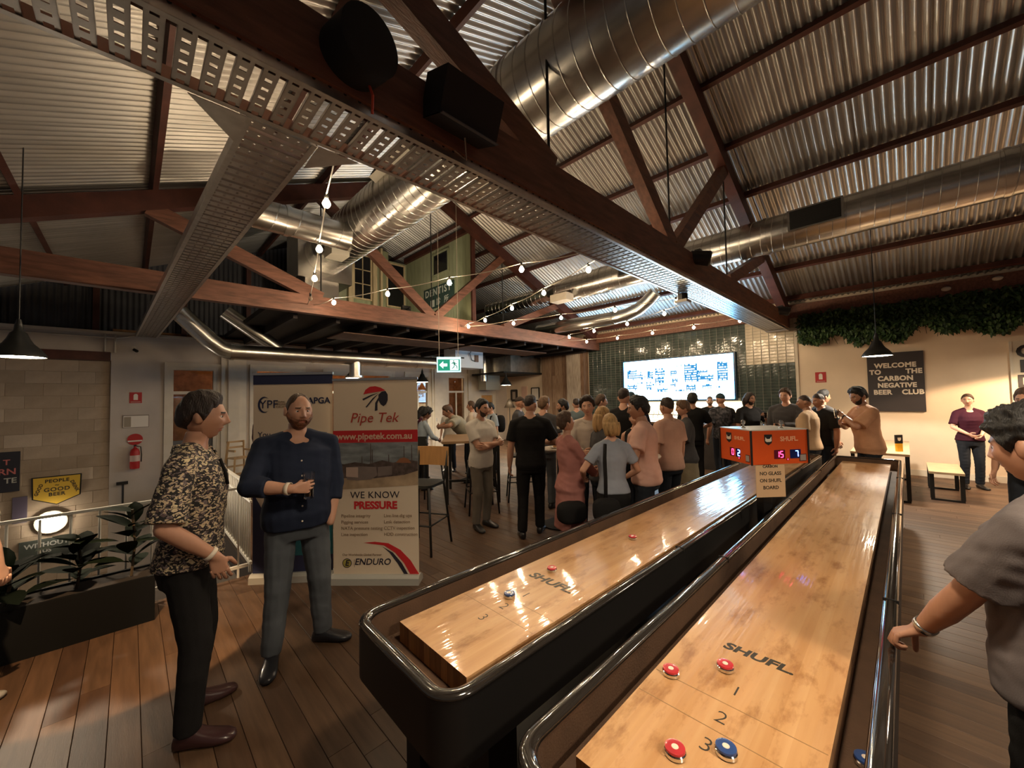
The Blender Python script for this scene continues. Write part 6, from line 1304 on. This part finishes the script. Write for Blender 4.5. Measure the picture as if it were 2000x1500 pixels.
# ---- people round the long high table
person('man in beige tee bending over the high table', 5.16, 6.55, 150, 1.78, 'm', 2, 1.12, ('short', 'brown', .016), None, T('olive', sleeve=.75, hem=.84, ease=.024), DJ, dshoe, 42, 0, (0, 20, 0), L=dict(to=v3(-.22, .62, 1.16), pole=v3(-1, -.2, 0)), R=dict(to=v3(.22, .60, 1.16), pole=v3(1, -.2, 0)), vox=.015)
person('curly haired woman in pale blue top at the left of the high table', 4.06, 6.68, -10, 1.58, 'f', 3, 1.0, ('curly', 'black', .040), None, T('blue', sleeve=1.8), BL, dshoe, 8, 0, (0, -6, 0), R=dict(to=v3(.12, .34, 1.05), pole=v3(1, -.5, -.6)), vox=.016)
person('person with dark braids holding a phone behind the high table', 4.60, 7.55, -40, 1.60, 'f', 4, 1.0, ('long', 'black', .016), None, T('plum', sleeve=.7), DJ, dshoe, look=.20, vox=.018)
person('woman with long auburn hair and white top far behind the high table', 5.57, 7.87, -140, 1.62, 'f', 5, 1.0, ('long', 'ginger', .014), None, T('white', sleeve=.6), DJ, dshoe, look=.24, vox=.02)
person('brown haired man in white tee behind the bending man', 5.80, 7.27, 130, 1.68, 'm', 1, 1.05, ('short', 'brown', .016), None, T('cream', sleeve=.7), DJ, dshoe, vox=.018)
person('woman with dark hair and white mask under her chin', 6.75, 7.75, -160, 1.52, 'f', 1, 1.0, ('long', 'black', .014), None, T('white', sleeve=.6), DJ, dshoe, look=.2, vox=.02)
person('small woman with brown bun seated height behind the crate', 7.0, 8.35, -150, 1.50, 'f', 1, 1.0, ('bun', 'brown', .014), None, T('olive', sleeve=.6), DJ, dshoe, vox=.02)
person('young man in pale blue shirt with black backpack', 6.13, 6.89, 160, 1.64, 'm', 0, .98, ('short', 'black', .024), None, T('blue', sleeve=.8), DJ, dshoe, 4, 0, (0, -8, 0), vox=.016, extras=[('backpack', bag((0, -.20, 1.22), (.16, .10, .22), M['black'])), ('backpack_strap', strap([(-.11, -.10, 1.46), (-.13, .08, 1.42), (-.13, .12, 1.2), (-.15, -.05, 1.02)], .02, M['black']))])
# ---- people standing farther towards the bar
person('man with dark cap and charcoal tee behind the white polo', 5.71, 5.61, -60, 1.76, 'm', 1, 1.08, ('cap', 'cap_brown', .014), None, T('dgrey', sleeve=.7), DJ, dshoe, vox=.018)
person('man with light brown hair in grey tee beside the black shirt', 4.72, 4.09, 20, 1.75, 'm', 0, 1.08, ('short', 'lbrown', .018), None, T('dgrey', sleeve=.75), dict(mat=M['jeans']), dshoe, 0, 0, (-20, 0, 0), vox=.015)
person('bearded man with black hair and white shirt facing left', 5.45, 4.25, 130, 1.69, 'm', 2, 1.0, ('short', 'black', .022), ('black', .008), T('white', sleeve=1.8, collar=True), DJ, dshoe, vox=.016)
person('man in slate tee seen from behind by the weathered boards', 6.72, 4.90, 40, 1.70, 'm', 0, 1.0, ('fade', 'dbrown', .012), None, T('teal', sleeve=.75), DJ, dshoe, vox=.018)
person('brown haired man in dark tee facing right under the menu', 6.22, 3.99, -45, 1.76, 'm', 0, 1.0, ('short', 'brown', .020), None, T('black', sleeve=.7), DJ, dshoe, vox=.018)
person('person in dark red plaid shirt behind the forum banner', 1.95, 9.45, 20, 1.60, 'm', 1, 1.0, ('short', 'black', .018), None, T(plaid, sleeve=1.9), DJ, dshoe, vox=.02)
person('fair haired person in tan top glimpsed between the banners', 3.08, 8.26, 40, 1.30, 'f', 0, 1.0, ('long', 'blonde', .014), None, T('tan', sleeve=.8), DJ, dshoe, look=.2, vox=.02)
flush_people()

# ---- things held
def wpt(P, p): a = P['rz']; s_ = P['S']; return (P['loc'][0]+(p[0]*math.cos(a)-p[1]*math.sin(a))*s_, P['loc'][1]+(p[0]*math.sin(a)+p[1]*math.cos(a))*s_, p[2]*s_)
def held(label, P, p, r, h_, liquid, lvl):
    q = wpt(P, p); t = thing('beer_glass', label, 'glass', (q[0], q[1], q[2]), 0, 'glasses in hands'); glass_me(r, h_, 20).build('glass', glassm, t, .7)
    if liquid: m = MB(); m.lathe([(.001, .014), (r*.78-.005, .014), (r*.78+(r*.22)*lvl-.005, .014+h_*lvl), (.001, .014+h_*lvl)], n=20); m.build('drink', liquid, t, .7)
beer = mat('pale_beer', (.62, .34, .08), .05, trans=.6)
J2 = P2['J'][1][2]
held('tall beer glass in the bearded man\'s hand, nearly empty', P2, J2+v3(-.090, -.030, -.075), .036, .165, beer, .28)
by = {P['label'].split(' with a drink')[0]: P for P in PEOPLE}
for key, sd, lab, liq in (('smiling long haired man', -1, 'dark drink raised by the long haired man', mat('cola', (.03, .012, .008), .05)), ('man in grey sweater', -1, 'wine glass in the hand of the grey sweater', None), ('man in tan tee', -1, 'clear glass raised by the man in tan tee', None)):
    P = [q for q in PEOPLE if q['label'].startswith(key)][0]; w_ = P['J'][sd][2]; held(lab, P, w_+v3(.05, .06, -.03), .034, .14, liq, .7)
P = [q for q in PEOPLE if 'braids' in q['label']][0]
t = thing('smartphone', 'white smartphone held up by the person with braids', 'phone', wpt(P, v3(-.05, .36, 1.42)), P['rz']); m = MB(); m.b2((-.075, -.004, -.038), (.075, .004, .038)); m.build('body', mat('phone_white', (.7, .7, .7), .3), t)
P = [q for q in PEOPLE if 'with glasses' in q['label']][0]
flush_text()
for _n in ('menu_blue', 'menu_line', 'menu_white', 'led_red', 'led_blue', 'exit_green', 'exit_white', 'exit_green_man'):
    if _n in MATS: MATS[_n].cycles.emission_sampling = 'NONE'
